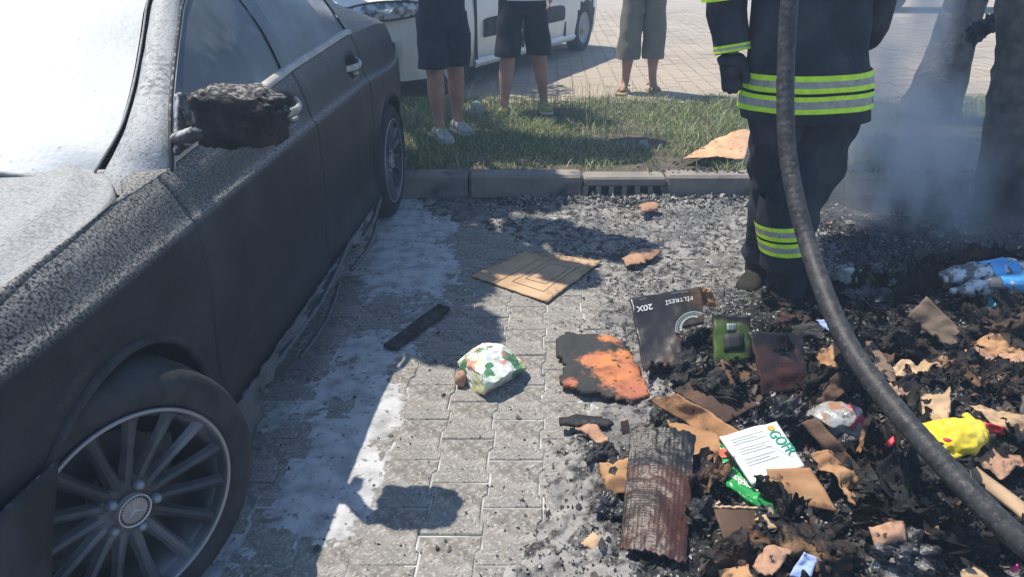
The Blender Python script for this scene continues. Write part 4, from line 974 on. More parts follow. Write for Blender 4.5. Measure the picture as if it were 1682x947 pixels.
# ================================================================== PEOPLE
def skin_body(name, V, Ed, Rad, mat, parent, root=0, sub=2):
    me = bpy.data.meshes.new(name); me.from_pydata([tuple(v) for v in V], Ed, []); o = link(name, me, mat, parent)
    m = o.modifiers.new('skin', 'SKIN'); m.use_smooth_shade = True
    if not me.skin_vertices: return o
    Rad = [tuple(q * 1.16 for q in (r if isinstance(r, tuple) else (r, r))) if k_ < 1e9 else r for k_, r in enumerate(Rad)]
    for i, r in enumerate(Rad):
        me.skin_vertices[0].data[i].radius = r if isinstance(r, tuple) else (r, r)
    me.skin_vertices[0].data[root].use_root = True
    s = o.modifiers.new('sub', 'SUBSURF'); s.levels = sub; s.render_levels = sub
    return o
def person_body(P, scale=1, face=0, hands=True):
    """P: dict of joints pelvis, chest, neck, head, and per side hip,knee,ankle,toe,shoulder,elbow,wrist + finger direction"""
    V = []; Ed = []; Rd = []
    def add(p, r, link_to=None):
        V.append(Vector(p)); Rd.append(r); i = len(V) - 1
        if link_to is not None: Ed.append((link_to, i))
        return i
    pel = add(P['pelvis'], (.14, .11)); ch0 = add(Vector(P['pelvis']).lerp(Vector(P['chest']), .5), (.125, .10), pel); ch = add(P['chest'], (.145, .11), ch0)
    nk = add(P['neck'], .055, ch); hd0 = add(Vector(P['neck']).lerp(Vector(P['head']), .45), .065, nk); hd = add(P['head'], (.078, .095), hd0); ht = add(Vector(P['head']) + Vector((0, 0, .085)), .062, hd)
    for s in ('l', 'r'):
        hp = add(P[s + 'hip'], .085, pel); mid = Vector(P[s + 'hip']).lerp(Vector(P[s + 'knee']), .45); th = add(mid, .076, hp)
        kn = add(P[s + 'knee'], .057, th); cf = add(Vector(P[s + 'knee']).lerp(Vector(P[s + 'ankle']), .35), .062, kn); lo = add(Vector(P[s + 'knee']).lerp(Vector(P[s + 'ankle']), .75), .038, cf)
        an = add(P[s + 'ankle'], .034, lo); tv = Vector(P[s + 'toe']) - Vector(P[s + 'ankle']); 
        hl_ = add(Vector(P[s + 'ankle']) + Vector((-tv.x * .10, -tv.y * .10, -.030)), .022, an); mf = add(Vector(P[s + 'ankle']) + tv * .5, (.024, .018), an); add(Vector(P[s + 'ankle']) + tv * .86, (.024, .011), mf)
        shd = add(P[s + 'shoulder'], .062, ch); ua = add(Vector(P[s + 'shoulder']).lerp(Vector(P[s + 'elbow']), .5), .048, shd); el = add(P[s + 'elbow'], .039, ua); fa = add(Vector(P[s + 'elbow']).lerp(Vector(P[s + 'wrist']), .35), .038, el)
        wr = add(P[s + 'wrist'], (.022, .028), fa); d = (Vector(P[s + 'wrist']) - Vector(P[s + 'elbow'])).normalized(); side = Vector((math.cos(face), math.sin(face), 0)); fwd = Vector((-math.sin(face), math.cos(face), 0)); wd = fwd
        pm = add(Vector(P[s + 'wrist']) + d * .055, (.016, .036), wr)
        if hands:
            for k, ln in enumerate((.068, .078, .074, .058)):
                o0 = wd * (.027 - .018 * k); b0 = Vector(P[s + 'wrist']) + d * .088 + o0; cur = -side * (.012 if s == 'l' else -.012)
                a1 = add(b0, .0085, pm); a2 = add(b0 + d * ln * .5 + cur * .5, .008, a1); add(b0 + d * ln + cur * 1.8, .0068, a2)
            tb_ = Vector(P[s + 'wrist']) + d * .03 + wd * .034; a1 = add(tb_, .010, pm); a2 = add(tb_ + d * .03 + wd * .014, .009, a1); add(tb_ + d * .06 + wd * .016, .0075, a2)
    return V, Ed, Rd
def std_pose(base, yaw, h=1.75, feet=None):
    """standing joints; yaw = facing direction (0 faces +Y)."""
    b = Vector(base); k = h / 1.75; c, s = math.cos(yaw), math.sin(yaw)
    def q(x, y, z): return b + Vector((x * c - y * s, x * s + y * c, z)) * k
    P = dict(pelvis=q(0, 0, .95), chest=q(0, 0, 1.32), neck=q(0, 0, 1.50), head=q(0, .02, 1.63))
    for sd, sg in (('l', -1), ('r', 1)):
        P[sd + 'hip'] = q(.095 * sg, 0, .90); P[sd + 'knee'] = q(.10 * sg, .015, .49); P[sd + 'ankle'] = q(.105 * sg, -.02, .085); P[sd + 'toe'] = q(.12 * sg, .14, .03)
        P[sd + 'shoulder'] = q(.19 * sg, 0, 1.43); P[sd + 'elbow'] = q(.25 * sg, -.02, 1.14); P[sd + 'wrist'] = q(.10 * sg, .20, 1.18)
    return P
def shoe(bm, bs, ank, toe, w=.05, h=.085, L=.27):
    ank = Vector(ank); toe = Vector(toe); d = (toe - ank); d.z = 0; d.normalize(); n = Vector((-d.y, d.x, 0)); g = min(ank.z - .085, toe.z - .03)
    heel = Vector((ank.x, ank.y, g)) - d * .07
    secs = [(0, .028, .05), (.02, .036, .075), (.08, .037, .088), (.13, .038, .072), (.18, .045, .055), (.22, .046, .048), (.25, .038, .040), (.272, .02, .03)]
    for (bmm, z0, hs, k) in ((bm, .022, 1, 1.0), (bs, 0, 0, 1.08)):
        Rr = []
        for (l, hw, hh) in secs:
            q = []
            for t in range(10):
                a = math.pi * t / 9
                if hs: q.append(bmm.verts.new(heel + d * (l * 1.06) + n * (hw * 1.22 * math.cos(a)) + Vector((0, 0, z0 + (hh * 1.22 - z0) * math.sin(a) ** .7))))
                else:
                    q.append(bmm.verts.new(heel + d * (l * 1.10 - .004) + n * (hw * k * 1.22 * math.cos(a)) + Vector((0, 0, .024 if 0 < t < 9 else .0))))
            Rr.append(q)
        for i in range(len(Rr) - 1):
            for t in range(9): bmm.faces.new((Rr[i][t], Rr[i][t + 1], Rr[i + 1][t + 1], Rr[i + 1][t]))
            bmm.faces.new((Rr[i][9], Rr[i][0], Rr[i + 1][0], Rr[i + 1][9]))
        bmm.faces.new(Rr[0][::-1]); bmm.faces.new(Rr[-1])
def legs_cloth(bm, P, hem_t, r_hem, r_top=.105, waist=None, yaw=0, wob=.14, seed=0, flare=1.0, n=30):
    for s in ('l', 'r'):
        hp, kn, an = Vector(P[s + 'hip']), Vector(P[s + 'knee']), Vector(P[s + 'ankle'])
        pts = []
        for k in range(19):
            t = k / 18 * hem_t; p = hp.lerp(kn, min(t, 1)) if t <= 1 else kn.lerp(an, t - 1); r = lerp(r_top, r_hem, (t / hem_t) ** .8)
            pts.append((p, r * flare, r * 1.06 * flare, yaw))
        loft(bm, [(hp + Vector((0, 0, .05)), r_top * .95, r_top, yaw)] + pts, n, wob, 9, seed=seed)
    pl = Vector(P['pelvis']); loft(bm, dense([(pl + Vector((0, 0, -.13)), .165, .115, yaw), (pl + Vector((0, 0, -.05)), .19, .135, yaw), (pl + Vector((0, 0, .12)), .17, .12, yaw)], 4), n, wob * .6, 8, seed=seed, capb=True)
def arm_cloth(bm, a, b, c, r0, r1, t_end=1.0, wob=.12, n=18):
    pts = smooth_path([a, b, Vector(b).lerp(Vector(c), t_end)] if c is not None else [a, b], 7); tube(bm, pts, [lerp(r0, r1, i / (len(pts) - 1)) for i in range(len(pts))], n, cap=False, wob=wob, wsc=14)
def make_person(label, base, yaw, h, P=None, lower=('shorts', 'navy', .72, .085), shirt='shirt', shirt_long=0, shoes='sneaker', socks=None, sandal=False, group='people watching from the verge'):
    P = P or std_pose(base, yaw, h); t = root_at('person', label, 'person', tuple(base), group)
    V, Ed, Rd = person_body(P, face=yaw); adopt(skin_body('body', V, Ed, Rd, 'skin', None), t)
    bm = bmesh.new(); legs_cloth(bm, P, lower[2], lower[3], yaw=yaw, seed=base[0] * 5); adopt(bm_obj(lower[0], bm, lower[1], smooth=True), t)
    bm = bmesh.new(); ch, pl, nk = Vector(P['chest']), Vector(P['pelvis']), Vector(P['neck'])
    loft(bm, dense([(pl + Vector((0, 0, -.02 - shirt_long)), .195, .145, yaw), (pl + Vector((0, 0, .12)), .185, .13, yaw), (ch, .20, .135, yaw), (ch + Vector((0, 0, .12)), .19, .11, yaw), (nk, .07, .065, yaw)], 6), 30, .08, 8)
    for s in ('l', 'r'): arm_cloth(bm, P[s + 'shoulder'], P[s + 'elbow'], None, .082, .066)
    adopt(bm_obj('shirt', bm, shirt, smooth=True), t)
    hb = blob('hair', 'hair', Vector(P['head']) + Vector((math.sin(yaw) * .02, -math.cos(yaw) * .02, .05)), (.088, .10, .085), .05, 30, 1, 3); adopt(hb, t)
    for s in ('l', 'r'):
        if sandal:
            bm = bmesh.new(); bs = bmesh.new(); shoe(bm, bs, P[s + 'ankle'], P[s + 'toe']); bm.free(); so_ = adopt(bm_obj('sandal', bs, shoes), t)
            an, to = Vector(P[s + 'ankle']), Vector(P[s + 'toe']); d = (to - an); d.z = 0; d.normalize(); nn = Vector((-d.y, d.x, 0)); bm = bmesh.new()
            for l, hh in ((.05, .062), (.10, .048)):
                c = an + d * l; c.z = min(an.z - .085, to.z - .03); tube(bm, [c + nn * (.046 * math.cos(a)) + Vector((0, 0, .015 + hh * math.sin(a))) for a in np.linspace(0, math.pi, 9)], (.010, .004) if False else .008, 6)
            tube(bm, [an + Vector((0, 0, -.02)) - d * .035 + nn * (.036 * math.cos(a)) * 1.0 - d * .03 * math.sin(a) for a in np.linspace(0, math.pi, 9)], .007, 6)
            adopt(bm_obj('sandal_strap', bm, 'leather', smooth=True), t)
        else:
            bm = bmesh.new(); bs = bmesh.new(); shoe(bm, bs, P[s + 'ankle'], P[s + 'toe']); u = adopt(bm_obj('shoe', bm, shoes, smooth=True), t); adopt(bm_obj('shoe_sole', bs, 'sole'), t)
    return t, P
# person 1: navy shorts, pale sneakers (toes to the lower right)
def pose_from(hips_px, y, feet, knees=None, h=1.72, yaw=0, hipz=.88):
    """feet: [(ankle Vector, toe Vector)] l, r ; pelvis centre from pixel column at depth y"""
    b = Vector(hips_px); P = std_pose(Vector((b.x, b.y, b.z - hipz)), yaw, h)
    for s, (an, to) in zip(('l', 'r'), feet):
        P[s + 'ankle'] = an; P[s + 'toe'] = to; hp = P[s + 'hip']; P[s + 'knee'] = hp.lerp(an, .50) + Vector((-math.sin(yaw), math.cos(yaw), 0)) * .02
    return P
gz = .125
def foot(px, py, dirang, g=gz): a = PZ(px, py, g); d = Vector((math.cos(dirang), math.sin(dirang), 0)); return (Vector((a.x, a.y, g + .085)), Vector((a.x, a.y, g + .03)) + d * .17)
f1 = [foot(722, 226, R(-62)), foot(752, 214, R(-55))]
hp = (f1[0][0] + f1[1][0]) / 2; P = pose_from(Vector((hp.x - .02, hp.y + .02, gz + .87)), 0, f1, yaw=R(-150), h=1.66)
# keep the left/right hips on the same side as the feet
def uncross(P):
    if (P['lhip'] - P['rhip']).dot(P['lankle'] - P['rankle']) < 0:
        for k in ('hip', 'shoulder', 'elbow', 'wrist'): P['l' + k], P['r' + k] = P['r' + k], P['l' + k]
        for s in 'lr': P[s + 'knee'] = P[s + 'hip'].lerp(P[s + 'ankle'], .5)
    return P
P = uncross(P); make_person('bare-legged onlooker in navy shorts and pale sneakers, nearest the burnt car', (hp.x, hp.y, gz), R(-150), 1.66, P, ('shorts', 'navy', .88, .115), 'shirt_dark', -.16)
f2 = [foot(828, 190, R(-100)), foot(893, 180, R(-80))]
hp = (f2[0][0] + f2[1][0]) / 2; P = uncross(pose_from(Vector((hp.x - .02, hp.y + .0, gz + .89)), 0, f2, yaw=R(180), h=1.72))
P['lwrist' if P['lwrist'].x > P['rwrist'].x else 'rwrist'] = PY(905, -12, hp.y - .12)
make_person('onlooker in black knee-length shorts, white shirt hem and yellowish sneakers on the grass', (hp.x, hp.y, gz), R(180), 1.72, P, ('shorts', 'black_cloth', 1.0, .112), 'shirt', .0, 'sneaker_yellow')
f3 = [foot(1026, 152, R(-110), .12), foot(1070, 150, R(-70), .12)]
hp = (f3[0][0] + f3[1][0]) / 2; P = uncross(pose_from(Vector((hp.x, hp.y + .02, gz + .92)), 0, f3, yaw=R(180), h=1.8))
make_person('onlooker in loose khaki cropped trousers and sandals at the edge of the paving', (hp.x, hp.y, .12), R(180), 1.8, P, ('cropped_trousers', 'khaki', 1.45, .112), 'shirt_dark', -.16, 'sandal_tan', sandal=True)

# ------------------------------------------------------------------ fire fighter
ff = root_at('person', 'fire fighter in dark turnout gear with yellow-green reflective bands standing behind the hose', 'person', (1.0, 2.95, 0))
FY = 2.98
def A_(px, py, dy=0): return PY(px, py, FY + dy)
def half(px0, px1, py, dy=0): return (A_(px1, py, dy) - A_(px0, py, dy)).length / 2
fa_ = PZ(1300, 512, .0); fb_ = PZ(1243, 478, 0)
P = dict(pelvis=A_(1325, 175), chest=Vector((A_(1330, 0).x, FY, 1.36)), neck=Vector((A_(1330, 0).x, FY, 1.55)), head=Vector((A_(1330, 0).x, FY - .02, 1.68)))
P['rhip'] = A_(1358, 190); P['rknee'] = A_(1300, 345, -.03); P['rankle'] = Vector((fa_.x, fa_.y + .05, .10)); P['rtoe'] = Vector((fa_.x - .01, fa_.y - .12, .035))
P['lhip'] = A_(1285, 195, .04); P['lknee'] = A_(1268, 340, .12); P['lankle'] = Vector((fb_.x + .03, fb_.y + .12, .10)); P['ltoe'] = Vector((fb_.x - .05, fb_.y - .02, .035))
P['lshoulder'] = Vector((A_(1225, 0).x, FY, 1.47)); P['lelbow'] = A_(1196, -10, .0); P['lwrist'] = A_(1203, 92, -.03)
P['rshoulder'] = Vector((A_(1425, 0).x, FY, 1.47)); P['relbow'] = A_(1418, 50, .12); P['rwrist'] = A_(1400, 20, .36)
V, Ed, Rd = person_body(P, hands=False); Rd = [tuple(q * .8 for q in (r if isinstance(r, tuple) else (r, r))) for r in Rd]; adopt(skin_body('body', V, Ed, Rd, 'skin', None), ff)
bm = bmesh.new()
def yrings(rows, dep):
    out = []
    for (l, r_, py, dy, dd) in rows: c = A_((l + r_) / 2, py, dy); out.append((c, half(l, r_, py, dy), dd, R(3)))
    return out
jr = yrings([(1216, 1433, 191, 0, .175), (1217, 1432, 178, 0, .18), (1222, 1430, 103, 0, .165), (1232, 1428, 60, 0, .155), (1236, 1430, 0, 0, .15)], 0)
top = jr[-1][0]
jr += [((top.x, FY, 1.30), .235, .15, R(3)), ((top.x, FY, 1.44), .225, .13, R(3)), ((top.x, FY, 1.52), .13, .10, R(3)), ((top.x, FY, 1.58), .075, .075, R(3))]
loft(bm, dense(jr, 8), 64, .075, 9, capb=True)
arm_cloth(bm, P['lshoulder'], P['lelbow'], P['lwrist'], .10, .062, .93, .16, 24)
arm_cloth(bm, P['rshoulder'], P['relbow'], P['rwrist'], .10, .068, .9, .25, 24)
# flap at right of the coat (storm-flap / elbow fold)
adopt(bm_obj('jacket', bm, 'turnout', smooth=True), ff)
def band(rows, mat, name, off=.006, lo=0, hi=1, wob=.075, rings=None):
    # rows: two rings (upper, lower) interpolated lo..hi
    a, b = rows; q = []
    for k in range(4):
        t = lerp(lo, hi, k / 3); q.append((Vector(a[0]).lerp(Vector(b[0]), t), lerp(a[1], b[1], t) + off, lerp(a[2], b[2], t) + off, R(3)))
    bm = bmesh.new(); loft(bm, q, 64, wob, 9); return adopt(bm_obj(name, bm, mat, smooth=True), ff)
# rings tilt: stripes slope up to the right in the photo, so shear the band after building
def shear(o, k, cx):
    for v in o.data.vertices: v.co.z += k * (v.co.x - cx)
jt = yrings([(1222, 1430, 113, 0, .165)], 0)[0]; jb = yrings([(1217, 1432, 174, 0, .18)], 0)[0]
cx = jt[0].x
for (lo, hi, m, nm, of) in ((0, .14, 'hivis', 'reflective_band', .007), (.14, .31, 'reflect', 'silver_band', .0065), (.31, .44, 'hivis', 'reflective_band', .007), (.52, .64, 'hivis', 'reflective_band', .007), (.64, .84, 'reflect', 'silver_band', .0065), (.84, .97, 'hivis', 'reflective_band', .007)):
    shear(band((jt, jb), m, nm, of, lo, hi), .03, cx)
# trousers
bm = bmesh.new()
def leg(pts, rr): loft(bm, dense([(p, a, b, 0) for p, (a, b) in zip(pts, rr)], 10), 56, .24, 13)
rl = [P['pelvis'] + Vector((.06, 0, .0)), P['rhip'] + Vector((0, 0, -.08)), P['rhip'].lerp(P['rknee'], .6), P['rknee'], P['rknee'].lerp(P['rankle'], .45), A_(1298, 470, -.06), A_(1300, 497, -.10)]
leg(rl, [(.13, .13), (.125, .125), (.13, .13), (.115, .115), (.095, .10), (.098, .10), (.10, .105)])
ll = [P['pelvis'] + Vector((-.07, .02, .0)), P['lhip'] + Vector((0, 0, -.08)), P['lhip'].lerp(P['lknee'], .6), P['lknee'], P['lknee'].lerp(P['lankle'], .5), P['lankle'] + Vector((0, 0, .02))]
leg(ll, [(.13, .13), (.12, .12), (.115, .12), (.098, .10), (.09, .09), (.085, .09)])
adopt(bm_obj('trousers', bm, 'turnout', smooth=True), ff)
ka = A_(1284, 360, -.05); kb = A_(1292, 408, -.07); kx = half(1240, 1322, 395, -.05) 
def legband(lo, hi, m, nm, off):
    bm = bmesh.new(); loft(bm, [(ka.lerp(kb, lerp(lo, hi, k / 3)), kx + off, .105 + off, 0) for k in range(4)], 40, .05, 8); o = adopt(bm_obj(nm, bm, m, smooth=True), ff); shear(o, .10, ka.x)
for (lo, hi, m, nm, of) in ((0, .14, 'hivis', 'leg_band', .007), (.14, .32, 'reflect', 'silver_leg_band', .0065), (.32, .46, 'hivis', 'leg_band', .007), (.54, .68, 'hivis', 'leg_band', .007), (.68, .86, 'reflect', 'silver_leg_band', .0065), (.86, 1.0, 'hivis', 'leg_band', .007)): legband(lo, hi, m, nm, of)
bm = bmesh.new(); loft(bm, dense([(ka + Vector((0, 0, .10)), kx * .98, .105, 0), (ka, kx, .107, 0), (kb, kx, .105, 0), (kb + Vector((0, 0, -.08)), kx * .95, .1, 0)], 6), 36, .05, 8); adopt(bm_obj('shin_guard', bm, 'turnout', smooth=True), ff)
# sleeve bands, glove
sd = (P['lwrist'] - P['lelbow']).normalized()
for (a, b, m, nm) in ((.80, .84, 'hivis', 'cuff_band'), (.84, .88, 'reflect', 'silver_cuff_band'), (.88, .92, 'hivis', 'cuff_band')):
    bm = bmesh.new(); p0 = P['lelbow'].lerp(P['lwrist'], a); p1 = P['lelbow'].lerp(P['lwrist'], b); tube(bm, [p0, p0.lerp(p1, .5), p1], .070, 24, cap=False); adopt(bm_obj(nm, bm, m, smooth=True), ff)
bm = bmesh.new(); p0 = A_(1192, -26); p1 = A_(1193, -4); tube(bm, [p0, p0.lerp(p1, .5), p1], .094, 24, cap=False); adopt(bm_obj('sleeve_band', bm, 'hivis', smooth=True), ff)
V = []; Ed = []; Rd = []
def ga(p, r, k=None):
    V.append(p); Rd.append(r)
    if k is not None: Ed.append((k, len(V) - 1))
    return len(V) - 1
g0 = ga(A_(1201, 84, -.03), .050); g1 = ga(A_(1202, 100, -.03), (.046, .046), g0); g2 = ga(A_(1202, 118, -.035), (.046, .036), g1)
for k, (px, ln) in enumerate(((1190, 30), (1198, 33), (1206, 32), (1213, 26))):
    a = ga(A_(px, 128, -.04 + .006 * k), .0145, g2); b = ga(A_(px + 1, 128 + ln * .45, -.045), .014, a); ga(A_(px + 2, 128 + ln * .75, -.03), .012, b)
a = ga(A_(1222, 112, -.05), .016, g1); b = ga(A_(1226, 126, -.06), .015, a); ga(A_(1223, 138, -.06), .012, b)
adopt(skin_body('glove', V, Ed, Rd, 'glove', None), ff)
for s in ('l', 'r'):
    bm = bmesh.new(); bs = bmesh.new(); shoe(bm, bs, P[s + 'ankle'], P[s + 'toe']); an = P[s + 'ankle']; loft(bm, [(an + Vector((0, 0, -.05)), .062, .075, 0), (an + Vector((0, 0, .05)), .066, .075, 0), (an + Vector((0, 0, .14)), .072, .08, 0)], 18, .1)
    bt = adopt(bm_obj('boot', bm, 'boot', smooth=True), ff); adopt(bm_obj('boot_sole', bs, 'car_black'), ff)
    bm = bmesh.new(); d = (P[s + 'toe'] - an); d.z = 0; d.normalize(); c = an + Vector((0, 0, -.02)) ; tube(bm, [c + Vector((.058 * math.cos(a), .062 * math.sin(a), .01)) for a in np.linspace(0, 6.28, 18)], .007, 6, cap=False); adopt(bm_obj('boot_band', bm, 'boot_yellow', smooth=True), ff)
hm = blob('helmet', 'helmet', P['head'] + Vector((0, 0, .06)), (.13, .15, .11), .0, 5, 0, 3); adopt(hm, ff)

# ================================================================== HOSE
hp_ = [PD(1310, -160, 2.25), PD(1300, -40, 2.30), PD(1293, 60, 2.34), PD(1290, 160, 2.36), PD(1294, 250, 2.36), PD(1308, 330, 2.32), PD(1330, 410, 2.26), PD(1362, 500, 2.12), PD(1402, 580, 2.0), PD(1465, 665, 1.86), PD(1548, 760, 1.73), PD(1640, 855, 1.62), PD(1760, 960, 1.53), PD(1900, 1080, 1.45)]
sp = smooth_path(hp_, 30); bm = bmesh.new(); tube(bm, sp, [.0282 + .0005 * math.sin(i * 1.57) + .0006 * mn.noise(Vector((i * .3, 0, 0))) for i in range(len(sp))], 24)
tag(bm_obj('fire_hose', bm, 'hose', smooth=True), 'black ribbed fire hose curving from above the fire fighter down across the burnt rubbish', 'hose')

# ================================================================== DEBRIS OBJECTS
def item(name, label, cat, corners, mat, lift=(0, 0, 0, 0), z=None, group='burnt rubbish in the heap', **kw):
    """corners: four (px, py); lift: height of each corner over the bed (or absolute z list)"""
    bk = {k: kw.pop(k) for k in ('amp', 'sc', 'seed', 'sag', 'corr', 'corrv', 'fold') if k in kw}
    pts = []
    for i, (a, b) in enumerate(corners):
        q = hit(a, b, lift[i])
        if z: q2 = PZ(a, b, z[i]); q = q2 if z[i] > bh(q2.x, q2.y) + .006 else hit(a, b, .012)
        pts.append(q)
    s = Sheet(pts, **bk); base = (pts[0] + pts[1] + pts[2] + pts[3]) / 4
    o = s.build(name, mat, None, **kw); tag(o, label, cat, group); return o, s
# flat cardboard sheet
o, s = item('cardboard_sheet', 'large flat sheet of pale scorched cardboard lying alone on the paving', 'cardboard', [(772, 453), (899, 497), (990, 428), (862, 412)], 'cardboard_pale', z=[.010, .012, .016, .016], amp=.004, sc=8, thick=.007, burn=(.1, .35, .45, .35), bw=.35, rag=.015, res=.015)
bm = bmesh.new()
def strip(s, u0, v0, u1, v1, w_, off=.005):
    n = 10; A = []; du, dv = (u1 - u0), (v1 - v0); L = math.hypot(du * s.lu, dv * s.lv); nu, nv = -dv * s.lv / L * w_ / s.lu, du * s.lu / L * w_ / s.lv
    for k in range(n + 1): t = k / n; u, v = u0 + du * t, v0 + dv * t; A.append((bm.verts.new(s.at(u - nu, v - nv, off)), bm.verts.new(s.at(u + nu, v + nv, off))))
    for k in range(n): bm.faces.new((A[k][0], A[k + 1][0], A[k + 1][1], A[k][1]))
for q in ((.33, 0, .33, 1), (.45, .15, .85, .15), (.85, .15, .85, .85), (.85, .85, .45, .85), (.45, .85, .45, .15), (.52, .28, .78, .28), (.78, .28, .78, .72), (.78, .72, .52, .72), (.52, .72, .52, .28)): strip(s, *q, .0018)
bm_obj('printed_lines', bm, 'ink_brown', o)
# charred plank
pa, pb = PZ(640, 572, .02), PZ(730, 505, .02); d = pb - pa; bm = bmesh.new(); box(bm, (0, 0, 0), (d.length, .065, .018), None, .003)
bmesh.ops.subdivide_edges(bm, edges=bm.edges, cuts=6, use_grid_fill=True); displace(bm, .004, 26)
o = bm_obj('charred_plank', bm, 'char'); o.location = (pa + pb) / 2 + Vector((0, 0, .003)); o.rotation_euler = (0, 0, math.atan2(d.y, d.x)); tag(o, 'straight charred strip of wood lying in the car shade', 'wood')
# salad bag
c = PZ(808, 600, .06); o = blob('plastic_bag', 'bag_white', c, (.168, .138, .085), .16, 8, 4, 5, rot=.2, planes=22); o.data.materials[0] = MATS['bag_white']
tag(o, 'crumpled white and green printed plastic bag alone on the ash-covered paving', 'plastic bag')
o = blob('crumpled_paper', 'shard_tan', PZ(757, 622, .03), (.022, .03, .03), .3, 30, 2, 3); tag(o, 'small brown scrap tucked beside the white and green bag', 'paper scrap')
# small bits on the paving
o = blob('white_lump', 'sneaker', PZ(742, 448, .012), (.022, .014, .014), .4, 50, 3, 3); tag(o, 'small whitish lump left of the flat cardboard sheet', 'debris')
# orange charred board
def board(name, label, poly, mat, z0, th, burnf, seed, res=.012, cat='charred board'):
    pts = [PZ(a, b, z0) for a, b in poly]; xs = [p.x for p in pts]; ys_ = [p.y for p in pts]
    gx_ = np.arange(min(xs), max(xs) + res, res); gy_ = np.arange(min(ys_), max(ys_) + res, res); n_ = len(poly)
    def inside(x, y):
        c = False; j = n_ - 1
        for i in range(n_):
            if (ys_[i] > y) != (ys_[j] > y) and x < (xs[j] - xs[i]) * (y - ys_[i]) / (ys_[j] - ys_[i]) + xs[i]: c = not c
            j = i
        return c
    def dist(x, y):
        m = 9
        for i in range(n_):
            ax, ay, bx, by = xs[i], ys_[i], xs[(i + 1) % n_], ys_[(i + 1) % n_]; t = max(0, min(1, ((x - ax) * (bx - ax) + (y - ay) * (by - ay)) / ((bx - ax) ** 2 + (by - ay) ** 2 + 1e-9)))
            m = min(m, math.hypot(x - ax - t * (bx - ax), y - ay - t * (by - ay)))
        return m
    idx = {}; V = []; B = []; F = []
    ok = {}
    for i, x in enumerate(gx_):
        for j, y in enumerate(gy_):
            xx = x + .012 * mn.noise(Vector((x * 30, y * 30, seed))); yy = y + .012 * mn.noise(Vector((x * 30, y * 30, seed + 5)))
            if inside(xx, yy): idx[i, j] = len(V); d = dist(x, y); V.append((x, y, z0 + .014 * mn.fractal(Vector((x * 9, y * 9, seed)), .8, 2, 4) + min(d, .03) * .5)); B.append(burnf(x, y, d))
    for (i, j) in idx:
        q = [(i, j), (i + 1, j), (i + 1, j + 1), (i, j + 1)]
        if all(a in idx for a in q): F.append([idx[a] for a in q])
    o = fromnp(name, V, F, mat, None, True, B); m = o.modifiers.new('t', 'SOLIDIFY'); m.thickness = th; m.offset = -1; tag(o, label, cat, 'burnt rubbish in the heap'); return o
oc = [(PZ(1010, 610, .03), .085), (PZ(1040, 640, .03), .075), (PZ(1000, 560, .03), .04), (PZ(1030, 590, .03), .05), (PZ(935, 632, .03), .025), (PZ(975, 595, .03), .045)]
def ob(x, y, d): return max(0, 1 - sum(math.exp(-((x - c.x) ** 2 + (y - c.y) ** 2) / r / r) for c, r in oc) * 1.15) * .85
board('charred_board', 'charred slab glowing orange-brown where the soot has flaked, left of the black coffee box', [(908, 560), (930, 545), (975, 548), (1030, 560), (1045, 590), (1060, 620), (1075, 650), (1040, 668), (1000, 655), (950, 645), (915, 628), (925, 600), (912, 585)], 'wood_orange', .030, .016, ob, 2)
board('tan_shard', 'curved tan shard with a dark rim lying between flat cardboard and fire fighter', [(1022, 425), (1035, 412), (1065, 408), (1090, 412), (1072, 425), (1050, 436), (1028, 437)], 'shard_tan', .035, .008, lambda x, y, d: .5 * max(0, 1 - d / .012), 3, .008, 'shard')
board('tan_shard', 'rounded tan shard by the kerb just in front of the drain slots', [(1045, 338), (1060, 333), (1085, 336), (1082, 345), (1055, 348)], 'shard_tan', .055, .008, lambda x, y, d: .4 * max(0, 1 - d / .012), 4, .01, 'shard')
board('tan_shard', 'small orange shard left of the tall burnt cardboard panel', [(945, 706), (965, 695), (985, 700), (998, 722), (990, 727), (955, 716)], 'shard_tan', .035, .008, lambda x, y, d: .3 * max(0, 1 - d / .008), 5, .006, 'shard')
board('tan_shard', 'small pale tan scrap near the bottom left of the rubbish', [(955, 885), (975, 875), (998, 878), (994, 895), (970, 902)], 'cardboard_pale', .035, .006, lambda x, y, d: .3 * max(0, 1 - d / .01), 6, .006, 'shard')
board('char_slab', 'thin black charred slab under the orange-brown board', [(912, 690), (945, 678), (985, 683), (1020, 690), (1000, 700), (950, 702), (920, 703)], 'char', .035, .012, lambda x, y, d: 0, 7)
# coffee filter box (upside down, leaning)
o, s = item('coffee_box', 'black coffee filter carton standing upside down with upturned lettering and round emblem', 'carton', [(1033, 490), (1152, 470), (1165, 610), (1062, 640)], 'coffee_box', z=[.26, .27, .07, .05], amp=.006, sc=9, seed=2, thick=.01, burn=(0, .55, .9, .0), bw=.45, rag=.02, res=.009, hole=lambda u, v: v > .45 and (u > .62 + .1 * mn.noise(Vector((v * 9, 0, 0))) and v > .18 and (u - .62) * 1.2 + (v - .18) > .25 + .1 * mn.noise(Vector((u * 12, v * 12, 2)))) or (v > .8 + .15 * mn.noise(Vector((u * 10, 3, 0)))))
s.text('20X', .17, .15, .034, math.pi, 'print_white', o, .008, weight=.0006)
s.text('FİLTRESİ', .66, .13, .026, math.pi, 'print_white', o, .008)
s.text('KAHVE', .17, .045, .008, math.pi, 'print_grey', o, .008); s.text('FİLTRE KAHVE', .68, .04, .010, math.pi, 'print_grey', o, .008)
cu, cv = .80, .47
s.disc(cu, cv, .066, 'print_grey', o, .061, .008, 'emblem_ring', math.pi * .95, math.pi * 1.75); s.disc(cu, cv, .057, 'print_grey', o, .054, .008, 'emblem_ring', math.pi * .95, math.pi * 1.75)
